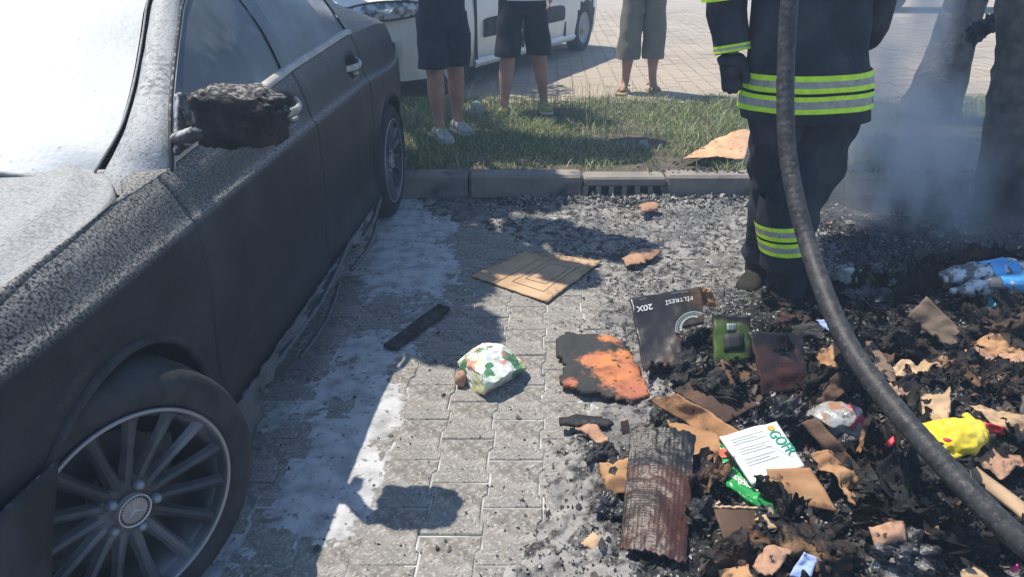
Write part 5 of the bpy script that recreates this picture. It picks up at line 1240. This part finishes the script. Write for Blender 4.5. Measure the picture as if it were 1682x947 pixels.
for k in range(10):
    t = math.pi * (.98 + .075 * k); s.disc(cu + .044 * math.cos(t) / s.lu, cv + .044 * math.sin(t) / s.lv, .0065, 'print_grey', o, 0, .008, 'emblem_bean', n=8)
o2, s2 = item('burnt_flap', 'folded orange-brown corrugated corner sticking up behind the black coffee carton', 'cardboard', [(1140, 498), (1182, 508), (1168, 475), (1150, 470)], 'cardboard', z=[.20, .19, .26, .27], amp=.012, sc=30, thick=.003, corr=.002, res=.004, rag=.06)
# green carton
o, s = item('green_carton', 'scorched olive green carton with a small pale label, in front of the fire fighter', 'carton', [(1170, 512), (1232, 516), (1236, 590), (1170, 608)], 'green_carton', z=[.28, .28, .12, .11], amp=.012, sc=9, seed=5, thick=.03, burn=(.9, .6, .5, .2), bw=.4, rag=.06, res=.009)
s2_ = Sheet([s.at(.28, .42, .019), s.at(.78, .42, .019), s.at(.78, .74, .019), s.at(.28, .74, .019)], .001, 9); s2_.build('dark_window', 'dark_panel', o, .02, .002)
s2_ = Sheet([s.at(.36, .22, .019), s.at(.60, .22, .019), s.at(.60, .36, .019), s.at(.36, .36, .019)], .001, 9); lab = s2_.build('label_patch', 'print_grey', o, .01, .002); s2_.text('[7]', .5, .5, .018, 0, 'dark_panel', o, .004)
# big scorched carton: open box behind (brown walls)
BOX = [(1150, 600), (1240, 560), (1300, 640), (1200, 700)]
o, s = item('burnt_carton_side', 'large scorched brown carton wall leaning under the green carton', 'carton', [(1100, 640), (1245, 560), (1300, 640), (1190, 700)], 'cardboard_brown', z=[.12, .17, .10, .06], amp=.012, sc=8, seed=8, thick=.005, burn=(.6, .8, .3, .3), bw=.4, rag=.05)
o, s = item('burnt_carton_side', 'black-burnt upright carton wall right of the green carton', 'carton', [(1225, 540), (1320, 545), (1330, 640), (1250, 655)], 'cardboard_burnt', z=[.30, .28, .08, .08], amp=.012, sc=9, seed=9, thick=.006, burn=(.8, .6, .2, .1), bw=.5, rag=.07)
o, s = item('cardboard_strip', 'long orange-tan cardboard edge sloping down from the orange board to the white packet', 'cardboard', [(1062, 655), (1110, 645), (1222, 712), (1180, 735)], 'cardboard', z=[.08, .14, .10, .05], amp=.01, sc=10, seed=10, thick=.005, burn=(.45, .0, .1, .1), bw=.35, rag=.04, fold=(.5, -.02))
o, s = item('cardboard_strip', 'tan cardboard flap under the white packet corner', 'cardboard', [(1092, 688), (1182, 712), (1192, 788), (1122, 752)], 'cardboard', z=[.07, .09, .07, .05], amp=.008, sc=10, seed=11, thick=.005, burn=(.2, .0, .3, .4), bw=.3, rag=.04)
# tall burnt corrugated panel
o, s = item('burnt_cardboard', 'tall burnt corrugated cardboard panel, dark red-brown with a black top', 'cardboard', [(1034, 700), (1145, 712), (1128, 935), (1016, 910)], 'cardboard_burnt', z=[.14, .15, .07, .05], amp=.012, sc=7, seed=12, thick=.008, burn=(1.7, .35, .1, .3), bw=.5, rag=.05, corrv=.0006, sag=.02, res=.003)
o, s = item('cardboard_piece', 'crumpled tan cardboard piece against the left side of the tall burnt panel', 'cardboard', [(978, 765), (1040, 752), (1045, 812), (1000, 820)], 'cardboard', z=[.06, .09, .08, .04], amp=.022, sc=18, seed=13, thick=.004, burn=(.2, .2, .5, .5), bw=.3, rag=.1)
o, s = item('cardboard_piece', 'small brick-red cardboard corner above the tall burnt panel', 'cardboard', [(1018, 690), (1032, 685), (1036, 712), (1022, 716)], 'shard_tan', z=[.12, .13, .08, .06], amp=.006, sc=20, seed=14, thick=.004, rag=.1, res=.006)
# white packet + green pouch
o, s = item('green_pouch', 'shiny green and white food pouch with upturned white lettering', 'food pouch', [(1180, 728), (1262, 752), (1274, 850), (1183, 796)], 'green_pouch', z=[.11, .12, .09, .08], amp=.014, sc=12, seed=15, thick=.012, burn=(0, .0, .25, .1), bw=.2, rag=.03, res=.006)
s.text('GOFRET', .46, .70, .028, math.pi + R(4), 'print_white', o, .010, weight=.0008)
s2_ = Sheet([s.at(.0, .02, .008), s.at(.35, .02, .008), s.at(.25, .28, .009), s.at(.0, .42, .008)], .004, 20); s2_.build('red_print', 'pouch_red', o, .008, .002)
s2_ = Sheet([s.at(.25, .02, .009), s.at(.95, .10, .009), s.at(.90, .30, .009), s.at(.25, .22, .009)], .004, 20); s2_.build('white_print', 'white_packet', o, .008, .002)
o, s = item('white_packet', 'bright white paper packet with green letters and a gold seal lying on the rubbish', 'packet', [(1181, 718), (1275, 694), (1322, 768), (1235, 795)], 'white_packet', z=[.16, .17, .15, .14], amp=.006, sc=9, seed=16, thick=.010, rag=.01, res=.008)
s.disc(.84, .12, .0115, 'gold', o, 0, .0075, 'gold_seal'); s.text('GOFR', .86, .46, .050, -R(78), 'ink_green', o, .008, sx=.75, weight=.0006)
for k in range(12):
    if k % 4 == 3: continue
    bm = bmesh.new(); vv = .14 + .055 * k; strip(s, .12, vv, .55 if k % 2 else .68, vv, .0009, .0072); bm_obj('small_print', bm, 'print_grey', o)
s.text('lorem'[:0] or '—————', .72, .58, .02, -R(50), 'print_grey', o, .0075, 'fold_line')
# tan printed cardboard in front of it
o, s = item('cardboard_piece', 'smooth tan cardboard piece with a small line of print, overlapping the white packet', 'cardboard', [(1258, 770), (1330, 768), (1378, 805), (1372, 840)][:2] + [(1376, 840), (1272, 822)], 'cardboard', z=[.17, .17, .12, .12], amp=.004, sc=7, seed=17, thick=.006, burn=(0, .2, .0, .0), bw=.12, rag=.012, fold=(.55, .006))
s.text('NET 24 x 500 g', .70, .88, .010, R(-4), 'ink_brown', o, .006); 
o, s = item('cardboard_piece', 'small clean tan cardboard flap below the printed cardboard', 'cardboard', [(1250, 846), (1330, 836), (1328, 862), (1262, 870)], 'cardboard_pale', z=[.10, .10, .07, .06], amp=.005, sc=12, seed=18, thick=.006, rag=.03, burn=(0, .1, .2, .2), bw=.2)
o, s = item('cardboard_piece', 'torn tan and brown cardboard twist right of the printed cardboard', 'cardboard', [(1330, 742), (1360, 740), (1432, 815), (1400, 838)], 'cardboard', z=[.20, .18, .12, .12], amp=.028, sc=14, seed=19, thick=.004, burn=(.1, .5, .4, .1), bw=.4, rag=.06, res=.006)
o, s = item('carton_flap', 'dark brown carton with a torn pale edge below the green pouch', 'carton', [(1170, 832), (1258, 838), (1256, 882), (1192, 898)], 'cardboard_brown', z=[.13, .12, .06, .05], amp=.008, sc=12, seed=20, thick=.005, burn=(.0, .5, .4, .2), bw=.4, rag=.03)
bm = bmesh.new(); tube(bm, [s.at(u, .01, .004) + Vector((0, 0, .006 * mn.noise(Vector((u * 12, 0, 0))))) for u in np.linspace(0, 1, 24)], .004, 5, wob=.5, wsc=80); bm_obj('torn_edge', bm, 'cardboard_pale', o)
# long strip that curves (left of wrapped package)
o, s = item('rolled_paper', 'long grey-brown scorched paper roll running below the wrapped package', 'paper', [(1312, 690), (1340, 682), (1420, 775), (1395, 785)], 'cardboard_brown', z=[.20, .22, .15, .12], amp=.02, sc=10, seed=21, thick=.006, burn=(0, .3, .6, .4), bw=.4, rag=.05, fold=(.5, .02))
# wrapped package
c = hit(1382, 700, .06); o = blob('wrapped_package', 'mixed_wrap', c, (.10, .075, .065), .16, 12, 5, 5, rot=-.5, planes=10); tag(o, 'half-melted clear wrapped package with red print in the middle of the heap', 'package', 'burnt rubbish in the heap')
c = hit(1391, 726, .05); o = blob('charred_ball', 'shiny_char', PZ(1391, 726, c.z + .02), (.027, .027, .024), .35, 60, 6, 4, ridge=True); tag(o, 'black knobbly ball stuck to the wrapped package', 'debris', 'burnt rubbish in the heap')
o, s = item('torn_paper', 'torn tan paper edge standing right of the wrapped package', 'paper', [(1405, 745), (1412, 752), (1432, 680), (1424, 672)], 'cardboard', z=[.12, .12, .24, .24], amp=.01, sc=30, seed=22, thick=.003, rag=.1, res=.005, burn=(.2, .4, 0, 0))
# yellow plastic
c = hit(1565, 715, .045); o = blob('yellow_wrapper', 'yellow_plastic', c, (.105, .07, .055), .16, 10, 8, 5, rot=.25, planes=9); tag(o, 'glossy yellow plastic wrapper to the right of the hose', 'wrapper', 'burnt rubbish in the heap')
bm = bmesh.new(); pts = smooth_path([PZ(1522, 718, c.z + .02), PZ(1535, 738, c.z), PZ(1565, 748, c.z - .01), PZ(1600, 725, c.z), PZ(1606, 700, c.z + .02), PZ(1585, 680, c.z + .03)], 8); tube(bm, pts, [(.012, .006)] * len(pts), 8, wob=.3, wsc=40); bm_obj('folded_rim', bm, 'yellow_plastic', o, True)
for (a, b, m, r) in ((1578, 700, 'blue_rag', .009), (1556, 722, 'red_plastic', .011), (1545, 728, 'dark_panel', .009)):
    p_ = blob('printed_spot', m, PZ(a, b, c.z + .032), (r, r * .8, .004), .2, 80, 1, 3, o)
# tan strip bottom right
o, s = item('cardboard_strip', 'curved pale tan cardboard strip at the right edge below the yellow wrapper', 'cardboard', [(1580, 775), (1602, 765), (1690, 832), (1690, 862)], 'cardboard_pale', z=[.16, .18, .14, .10], amp=.008, sc=8, seed=23, thick=.005, sag=.015, rag=.03, burn=(.1, .1, .3, .1), bw=.15)
o, s = item('cardboard_sheet', 'big dull brown cardboard sheet folded over the heap below the bottle pack', 'cardboard', [(1487, 520), (1520, 484), (1600, 560), (1560, 575)], 'cardboard_brown', z=[.22, .30, .16, .15], amp=.02, sc=9, seed=24, thick=.005, burn=(0, .0, .4, .2), bw=.3, rag=.05)
o.data.materials[0] = mk('cardboard_dull', (.20, .145, .105), .9, (.15, .11, .08), 9, bump=.002, bscale=80, attr=(.03, .025, .022), speck=((.05, .04, .035), 30, .66, .7))
# orange-tan crumpled paper band on the right
for i, (cs, lab, m) in enumerate([([(1535, 590), (1600, 575), (1690, 590), (1560, 640)], 'wide crumpled brown paper band right of the hose', 'shard_tan'),
        ([(1590, 615), (1690, 620), (1690, 650), (1600, 648)], 'orange-tan torn paper strip above the yellow wrapper', 'cardboard'),
        ([(1600, 560), (1655, 555), (1690, 580), (1640, 590)], 'folded tan paper near the right edge', 'cardboard'),
        ([(1600, 672), (1690, 680), (1690, 720), (1640, 700)], 'pale pinkish crumpled wrapper right of the yellow wrapper', 'cardboard_pale'),
        ([(1515, 655), (1560, 650), (1555, 705), (1520, 700)], 'pale crumpled paper left of the yellow wrapper', 'cardboard_pale'),
        ([(1340, 580), (1380, 570), (1385, 595), (1350, 605)], 'small orange-brown paper scrap just left of the hose', 'cardboard'),
        ([(1320, 655), (1380, 620), (1395, 635), (1335, 690)], 'dark grey-brown burnt cloth strip left of the hose', 'cardboard_brown'),
        ([(1435, 640), (1500, 620), (1505, 635), (1450, 665)], 'tan torn paper just right of the hose', 'shard_tan'),
        ([(1408, 560), (1425, 553), (1470, 610), (1440, 620)], 'curved scorched tin rim beside the red cap', 'cardboard_dull'),
        ([(1465, 605), (1530, 590), (1535, 605), (1480, 620)], 'thin pale strip beyond the hose', 'cardboard_pale'),
        ([(1240, 930), (1280, 895), (1300, 920), (1270, 950)], 'brick-red paper scrap at the bottom edge', 'shard_tan'),
        ([(1185, 935), (1225, 930), (1232, 950), (1190, 952)], 'orange cardboard corner at the bottom edge', 'cardboard'),
        ([(1575, 938), (1600, 925), (1625, 950), (1580, 955)], 'light tan cardboard corner at the bottom edge near the hose', 'cardboard_pale'),
        ([(1430, 870), (1480, 862), (1485, 890), (1440, 895)], 'dull tan charred cardboard scrap in the black ash left of the hose', 'shard_tan'),
        ([(1600, 755), (1650, 735), (1690, 760), (1650, 775)], 'rust-coloured crumpled paper above the tan strip', 'shard_tan')]):
    mx_, my_ = sum(c[0] for c in cs) / 4, sum(c[1] for c in cs) / 4; cs = [(mx_ + (a - mx_) * 1.2, my_ + (b - my_) * 1.25) for a, b in cs]
    o, s = item('paper_scrap', lab, 'paper', cs, m, lift=[random.uniform(.02, .07) for _ in range(4)], amp=.034, sc=11, seed=30 + i, thick=.003, rag=.06, res=.005, burn=(.4, .4, .5, .4), bw=.25)
# bottle pack and films top right
c = hit(1610, 455, .07)
P0, P1 = PZ(1548, 478, .20), PZ(1690, 452, .30)
pk = root_at('bottle_pack', 'shrink-wrapped pack of plastic water bottles with bright blue labels on the heap', 'bottles', tuple((P0 + P1) / 2), 'burnt rubbish in the heap')
ax = (PZ(1640, 460, .27) - PZ(1560, 470, .24)).normalized(); sd_ = Vector((-ax.y, ax.x, 0)).normalized()
for k in range(3):
    a = PZ(1556, 468, .25) + sd_ * (-.055 + .066 * k) + Vector((0, 0, .02 - .02 * abs(k - 1))); pts = [a + ax * t for t in [q * 1.35 for q in (0, .012, .03, .05, .075, .10, .125, .15, .175, .20, .22)]]
    bm = bmesh.new(); tube(bm, pts, [q * 1.25 for q in (.012, .013, .020, .031, .029, .032, .029, .032, .029, .031, .024)], 20, wob=.35, wsc=28); adopt(bm_obj('bottle', bm, 'clear_plastic', smooth=True), pk)
    bm = bmesh.new(); tube(bm, [a + ax * .155, a + ax * .19, a + ax * .225, a + ax * .25], .042, 20, cap=False, wob=.30, wsc=28); adopt(bm_obj('bottle_label', bm, 'blue_plastic', smooth=True), pk)
    bm = bmesh.new(); tube(bm, [a - ax * .014, a + ax * .003], .014, 12); adopt(bm_obj('bottle_cap', bm, 'print_white', smooth=True), pk)
sh = Sheet([PZ(1538, 478, .19), PZ(1562, 490, .17), PZ(1590, 440, .29), PZ(1568, 438, .29)], .01, 20, 3); sf = sh.build('scorched_film', 'cardboard_pale', None, .008, .003, .1, (.3, .3, 0, 0)); adopt(sf, pk)
o, s = item('blue_film', 'crumpled translucent blue plastic film hanging below the bottle pack', 'plastic film', [(1545, 485), (1590, 470), (1590, 500), (1560, 506)], 'blue_plastic', z=[.19, .22, .14, .14], amp=.03, sc=20, seed=50, thick=.002, rag=.15, res=.005)
o, s = item('teal_film', 'dark teal plastic bag below the right end of the bottle pack', 'plastic bag', [(1598, 488), (1655, 470), (1640, 500), (1608, 520)], 'teal_plastic', z=[.23, .27, .20, .17], amp=.025, sc=14, seed=51, thick=.003, rag=.08, res=.006)
o, s = item('grey_sheet', 'ribbed dark grey charred sheet at the right edge beside the bottle pack', 'sheet', [(1655, 428), (1700, 422), (1700, 470), (1662, 475)], 'char_brown', z=[.32, .34, .22, .22], amp=.01, sc=9, seed=52, thick=.008, corr=.003, res=.004, rag=.04)
c = hit(1408, 457, .05); o = blob('pale_bag', 'bag_pale', c, (.10, .065, .05), .2, 10, 11, 4, planes=16); tag(o, 'pale greenish crumpled plastic bag on the dark ash right of the hose', 'plastic bag', 'burnt rubbish in the heap')
o, s = item('blue_rag', 'small bright blue rag left of the hose by the fire fighter boots', 'rag', [(1340, 524), (1362, 522), (1366, 545), (1350, 540)], 'blue_rag', lift=[.06, .07, .03, .02], amp=.012, sc=30, seed=54, thick=.003, rag=.15, res=.005)
c = hit(1424, 556, .03); bm = bmesh.new(); tube(bm, [c, c + Vector((.01, -.006, .014))], .019, 16); o = bm_obj('red_plastic_piece', bm, 'red_plastic', smooth=False); tag(o, 'small red bottle cap just right of the hose', 'bottle cap', 'burnt rubbish in the heap')
bm = bmesh.new(); c = hit(1442, 575, .01); tube(bm, [c + Vector((0, 0, 0)), c + Vector((.04, .02, .03))], .034, 18, wob=.2, wsc=30); o = bm_obj('scorched_tin', bm, 'char_brown', smooth=True); tag(o, 'scorched open tin below the red cap', 'tin', 'burnt rubbish in the heap')
c = hit(1405, 547, .03); o = blob('yellow_scrap', 'yellow_plastic', c, (.008, .016, .012), .4, 40, 2, 3); tag(o, 'tiny yellow scrap hugging the hose above the red cap', 'debris', 'burnt rubbish in the heap')
o, s = item('red_strip', 'glossy red plastic strip in the black hollow left of the hose', 'plastic strip', [(1425, 752), (1468, 716), (1472, 724), (1432, 762)], 'red_plastic', lift=[.04, .05, .05, .04], amp=.008, sc=20, seed=56, thick=.004, rag=.08, res=.006, burn=(0, 0, 0, .5))
o, s = item('red_wrapper', 'crumpled red wrapper at the right edge above the tan strip', 'wrapper', [(1610, 690), (1650, 700), (1655, 715), (1615, 712)], 'red_plastic', lift=[.09, .08, .05, .06], amp=.014, sc=22, seed=57, thick=.003, rag=.12, res=.006)
o, s = item('blue_film', 'blue plastic scrap at the bottom edge of the photo', 'plastic film', [(1292, 948), (1320, 905), (1345, 915), (1330, 955)], 'blue_rag', lift=[.03, .05, .05, .03], amp=.014, sc=18, seed=58, thick=.003, rag=.08, res=.006)
o, s = item('pink_scrap', 'tiny pink plastic scrap in the bottom right corner', 'plastic scrap', [(1658, 930), (1672, 926), (1674, 936), (1662, 940)], 'pink_plastic', lift=[.05] * 4, amp=.005, sc=40, seed=59, thick=.003, res=.004)
o, s = item('foil_scrap', 'shiny silvery foil scrap in the black ash below the printed cardboard', 'foil', [(1468, 812), (1484, 806), (1486, 818), (1472, 822)], 'print_white', lift=[.03] * 4, amp=.008, sc=60, seed=60, thick=.002, res=.003, rag=.15)
# cardboard on the kerb behind the fire fighter
o, s = item('cardboard_sheet', 'buckled orange-tan cardboard sheet lying on the verge behind the fire fighter', 'cardboard', [(1118, 262), (1225, 264), (1235, 215), (1190, 222)], 'cardboard_pale', z=[.155, .165, .21, .20], amp=.014, sc=8, seed=61, thick=.006, rag=.04, burn=(.35, .1, .1, .2), bw=.2, sag=.02)
o.data.materials[0] = MATS['shard_tan'] if False else mk('cardboard_orange_tan', (.58, .37, .22), .9, (.50, .30, .17), 8, bump=.002, bscale=60, attr=(.04, .035, .03), speck=((.12, .08, .06), 22, .62, .68))  # strong orange-tan cardboard with dark specks
# verge litter
c = PZ(785, 178, .17); o = blob('pale_bag', 'bag_pale', c, (.095, .08, .09), .2, 10, 12, 4, planes=16); tag(o, 'pale plastic bag standing in the weeds between the first two onlookers', 'plastic bag')
c = PZ(1056, 238, .15); o = blob('grey_cup', 'print_grey', c, (.035, .03, .04), .2, 20, 13, 3); tag(o, 'small crushed grey cup in the grass above the drain kerb', 'cup')
# charred lumps: individually placed mid-size pieces
lumps = [(1195, 300, .09, .05, 'on the kerb edge at the fire fighter'), (1570, 330, .14, .07, 'at the foot of the right tree, half in smoke'), (1622, 352, .12, .06, 'touching the right-hand tree trunk'),
         (1085, 585, .07, .05, 'right at the foot of the black coffee carton'), (1122, 612, .06, .05, 'under the torn hole of the coffee carton'), (1300, 535, .07, .05, 'at the fire fighter front boot'),
         (1240, 705, .05, .04, 'just above the white packet'), (1085, 700, .06, .05, 'on the top edge of the tall burnt cardboard'), (1150, 850, .05, .05, 'beside the right edge of the tall burnt cardboard'),
         (1205, 912, .06, .05, 'under the dark brown carton flap'), (1000, 835, .045, .035, 'left of the tall burnt cardboard, beside the tan piece'), (1395, 800, .06, .05, 'behind the torn tan cardboard twist'),
         (1500, 785, .06, .05, 'under the hose below the yellow wrapper'), (1350, 905, .07, .04, 'right of the blue scrap at the bottom edge'), (1490, 905, .06, .04, 'in the black ash left of the lower hose'),
         (1585, 885, .06, .04, 'directly right of the lower hose'), (1380, 610, .07, .05, 'touching the hose on its left, half way up'), (1510, 585, .08, .05, 'below the big dull brown cardboard sheet'),
         (1430, 495, .08, .04, 'just below the pale greenish bag'), (1340, 700, .06, .05, 'between white packet and wrapped package'), (1480, 690, .06, .05, 'between the red strip and the hose'),
         (1645, 540, .08, .06, 'below the teal bag at the right edge'), (1290, 690, .07, .06, 'at the top corner of the white packet'), (1180, 570, .05, .05, 'against the green carton foot'),
         (985, 745, .05, .03, 'beside the small orange shard'), (812, 846, .022, .014, 'alone on the sunny paving at the bottom')]
for i, (a, b, r, hgt, wh) in enumerate(lumps):
    p = hit(a, b, hgt * .3) if b > 345 else PZ(a, b, .05)
    mt = ['char', 'char_brown', 'shiny_char', 'char'][i % 4]
    o = blob('charred_lump', mt, p, (r, r * random.uniform(.5, .9), hgt), .55, 22, i, 4, rot=random.random() * 6, ridge=True, smooth=False)
    tag(o, ('brownish' if mt == 'char_brown' else 'black') + ' charred lump ' + wh, 'debris', 'charred lumps of burnt rubbish')
for a, b, r, hgt, lab in ((1160, 632, .075, .06, 'big crumbling black carton remains in front of the green carton'), (1275, 590, .11, .12, 'big black crumpled mass between the green carton and the hose'), (1325, 560, .09, .09, 'black crumpled mass at the fire fighter feet touching the hose'),
                          (1120, 590, .08, .08, 'black crumbling mass eating into the coffee carton'), (1440, 560, .12, .07, 'black sooty mass under the dull brown cardboard beside the hose'), (1460, 800, .13, .07, 'black hollow mass under the middle of the hose')):
    p = hit(a, b, 0); o = blob('burnt_mass', 'char', p, (r, r * .7, hgt), .42, 13, int(a), 5, rot=random.random() * 3, ridge=True, smooth=False, planes=8); tag(o, lab, 'burnt debris', 'big charred masses of rubbish')
# larger bent burnt sheets strewn over the heap, as one mass
KEEP = [(PZ(a, b, .1), r) for a, b, r in ((1085, 790, .13), (1075, 870, .12), (1250, 745, .14), (1315, 805, .12), (1100, 550, .14), (1205, 555, .10), (1380, 700, .10), (1565, 710, .12), (1205, 850, .08), (1640, 810, .10), (1150, 700, .12))]
def strew(name, n, smin, smax, mat, seed, k=6, tilt=.5, crump=.25):
    r2 = random.Random(seed); V = []; F = []; B = []
    while n > 0:
        x = r2.uniform(.15, 3.4); y = r2.uniform(.75, 3.1)
        if float(heapness(np.array([x]), np.array([y]))[0]) < (.45 + .4 * r2.random()): continue
        if any((x - c.x) ** 2 + (y - c.y) ** 2 < r * r for c, r in KEEP): continue
        n -= 1; z = bh(x, y) + r2.uniform(.0, .03); w_, l_ = r2.uniform(smin, smax), r2.uniform(smin, smax) * .6
        M = Matrix.Rotation(r2.uniform(0, 6.28), 3, 'Z') @ Matrix.Rotation(r2.gauss(0, tilt), 3, 'X') @ Matrix.Rotation(r2.gauss(0, tilt * .8), 3, 'Y'); b = len(V); cv = r2.uniform(-3, 3); ph = r2.random() * 9
        for i in range(k + 1):
            for j in range(k + 1):
                u, v = i / k - .5, j / k - .5; rr = 1 - .35 * (mn.noise(Vector((u * 6, v * 6, ph))) * .5 + .5)
                q = Vector((u * w_ * rr, v * l_ * rr, cv * u * u * w_ * .5 + crump * w_ * mn.noise(Vector((u * 3, v * 3, ph))) + crump * .35 * w_ * mn.noise(Vector((u * 9, v * 9, ph))) + crump * .16 * w_ * mn.noise(Vector((u * 21, v * 21, ph))))); B.append(max(0, max(abs(u), abs(v)) * 2 - .35) * 1.1); V.append(tuple(M @ q + Vector((x, y, z))))
        for i in range(k):
            for j in range(k):
                if mn.noise(Vector((i * .7, j * .7, ph + 3))) > .35: continue
                F.append((b + i * (k + 1) + j, b + (i + 1) * (k + 1) + j, b + (i + 1) * (k + 1) + j + 1, b + i * (k + 1) + j + 1))
    o = fromnp(name, V, F, mat, smooth=True, burn=B); m = o.modifiers.new('t', 'SOLIDIFY'); m.thickness = .002; o['kind'] = 'stuff'; return o
strew('burnt_paper_mass', 150, .03, .10, 'scrap', 5)
strew('burnt_sheet_mass', 300, .08, .26, 'burnt_mix', 6, 16, .55, .26)
strew('burnt_shred_mass', 900, .012, .045, 'burnt_mix', 7, 5, .7, .3)

# ================================================================== SMOKE AND HAZE
def volume(name, lo, hi, build):
    bm = bmesh.new(); box(bm, [(a + b) / 2 for a, b in zip(lo, hi)], [b - a for a, b in zip(lo, hi)]); me = bpy.data.meshes.new(name); bm.to_mesh(me); bm.free(); o = link(name, me)
    m = bpy.data.materials.new(name); m.use_nodes = True; t = m.node_tree; t.nodes.clear(); out = t.nodes.new('ShaderNodeOutputMaterial'); v = t.nodes.new('ShaderNodeVolumePrincipled'); t.links.new(v.outputs[0], out.inputs['Volume']); build(t, v); me.materials.append(m); o['kind'] = 'stuff'; return o
def hz(t, v): v.inputs['Color'].default_value = (.55, .75, 1, 1); v.inputs['Density'].default_value = .011; v.inputs['Anisotropy'].default_value = .2
volume('haze', (-39, -11, -1.02), (39, 69, 7.5), hz)
SC = PZ(1470, 262, .2)
def smk(t, v):
    v.inputs['Color'].default_value = (.92, .96, 1, 1); v.inputs['Anisotropy'].default_value = .1
    N, L = t.nodes, t.links; tc = N.new('ShaderNodeTexCoord'); 
    mp = N.new('ShaderNodeMapping'); mp.inputs['Scale'].default_value = (1.6, 1.6, .7); L.new(tc.outputs['Object'], mp.inputs[0])
    n = N.new('ShaderNodeTexNoise'); n.inputs['Scale'].default_value = 1.7; n.inputs['Detail'].default_value = 5; n.inputs['Distortion'].default_value = 1.1; L.new(mp.outputs[0], n.inputs['Vector'])
    r = N.new('ShaderNodeMapRange'); r.inputs[1].default_value = .42; r.inputs[2].default_value = .70; L.new(n.outputs[0], r.inputs[0])
    # falls off away from the column centre
    mp2 = N.new('ShaderNodeMapping'); mp2.vector_type = 'POINT'; mp2.inputs['Location'].default_value = (-SC.x / 1.05, -SC.y / 1.2, -.12 / .7); mp2.inputs['Scale'].default_value = (1 / 1.05, 1 / 1.2, 1 / .7); L.new(tc.outputs['Object'], mp2.inputs[0])
    ln = N.new('ShaderNodeVectorMath'); ln.operation = 'LENGTH'; L.new(mp2.outputs[0], ln.inputs[0])
    r2 = N.new('ShaderNodeMapRange'); r2.inputs[1].default_value = 1.0; r2.inputs[2].default_value = .25; L.new(ln.outputs['Value'], r2.inputs[0])
    cc = PY(1462, 60, SC.y); mp3 = N.new('ShaderNodeMapping'); mp3.inputs['Location'].default_value = (-cc.x / .34, -cc.y / .5, -1.0 / 1.2); mp3.inputs['Scale'].default_value = (1 / .34, 1 / .5, 1 / 1.2); L.new(tc.outputs['Object'], mp3.inputs[0])
    l3 = N.new('ShaderNodeVectorMath'); l3.operation = 'LENGTH'; L.new(mp3.outputs[0], l3.inputs[0])
    r3 = N.new('ShaderNodeMapRange'); r3.inputs[1].default_value = 1.0; r3.inputs[2].default_value = .4; L.new(l3.outputs['Value'], r3.inputs[0])
    mx = N.new('ShaderNodeMath'); mx.operation = 'MAXIMUM'; L.new(r2.outputs[0], mx.inputs[0]); L.new(r3.outputs[0], mx.inputs[1])
    m = N.new('ShaderNodeMath'); m.operation = 'MULTIPLY'; L.new(r.outputs[0], m.inputs[0]); L.new(mx.outputs[0], m.inputs[1])
    m2 = N.new('ShaderNodeMath'); m2.operation = 'MULTIPLY'; m2.inputs[1].default_value = 6.5; L.new(m.outputs[0], m2.inputs[0]); L.new(m2.outputs[0], v.inputs['Density'])
volume('smoke', (SC.x - 1.1, SC.y - 1.3, .0), (SC.x + 1.1, SC.y + 1.4, 2.1), smk)
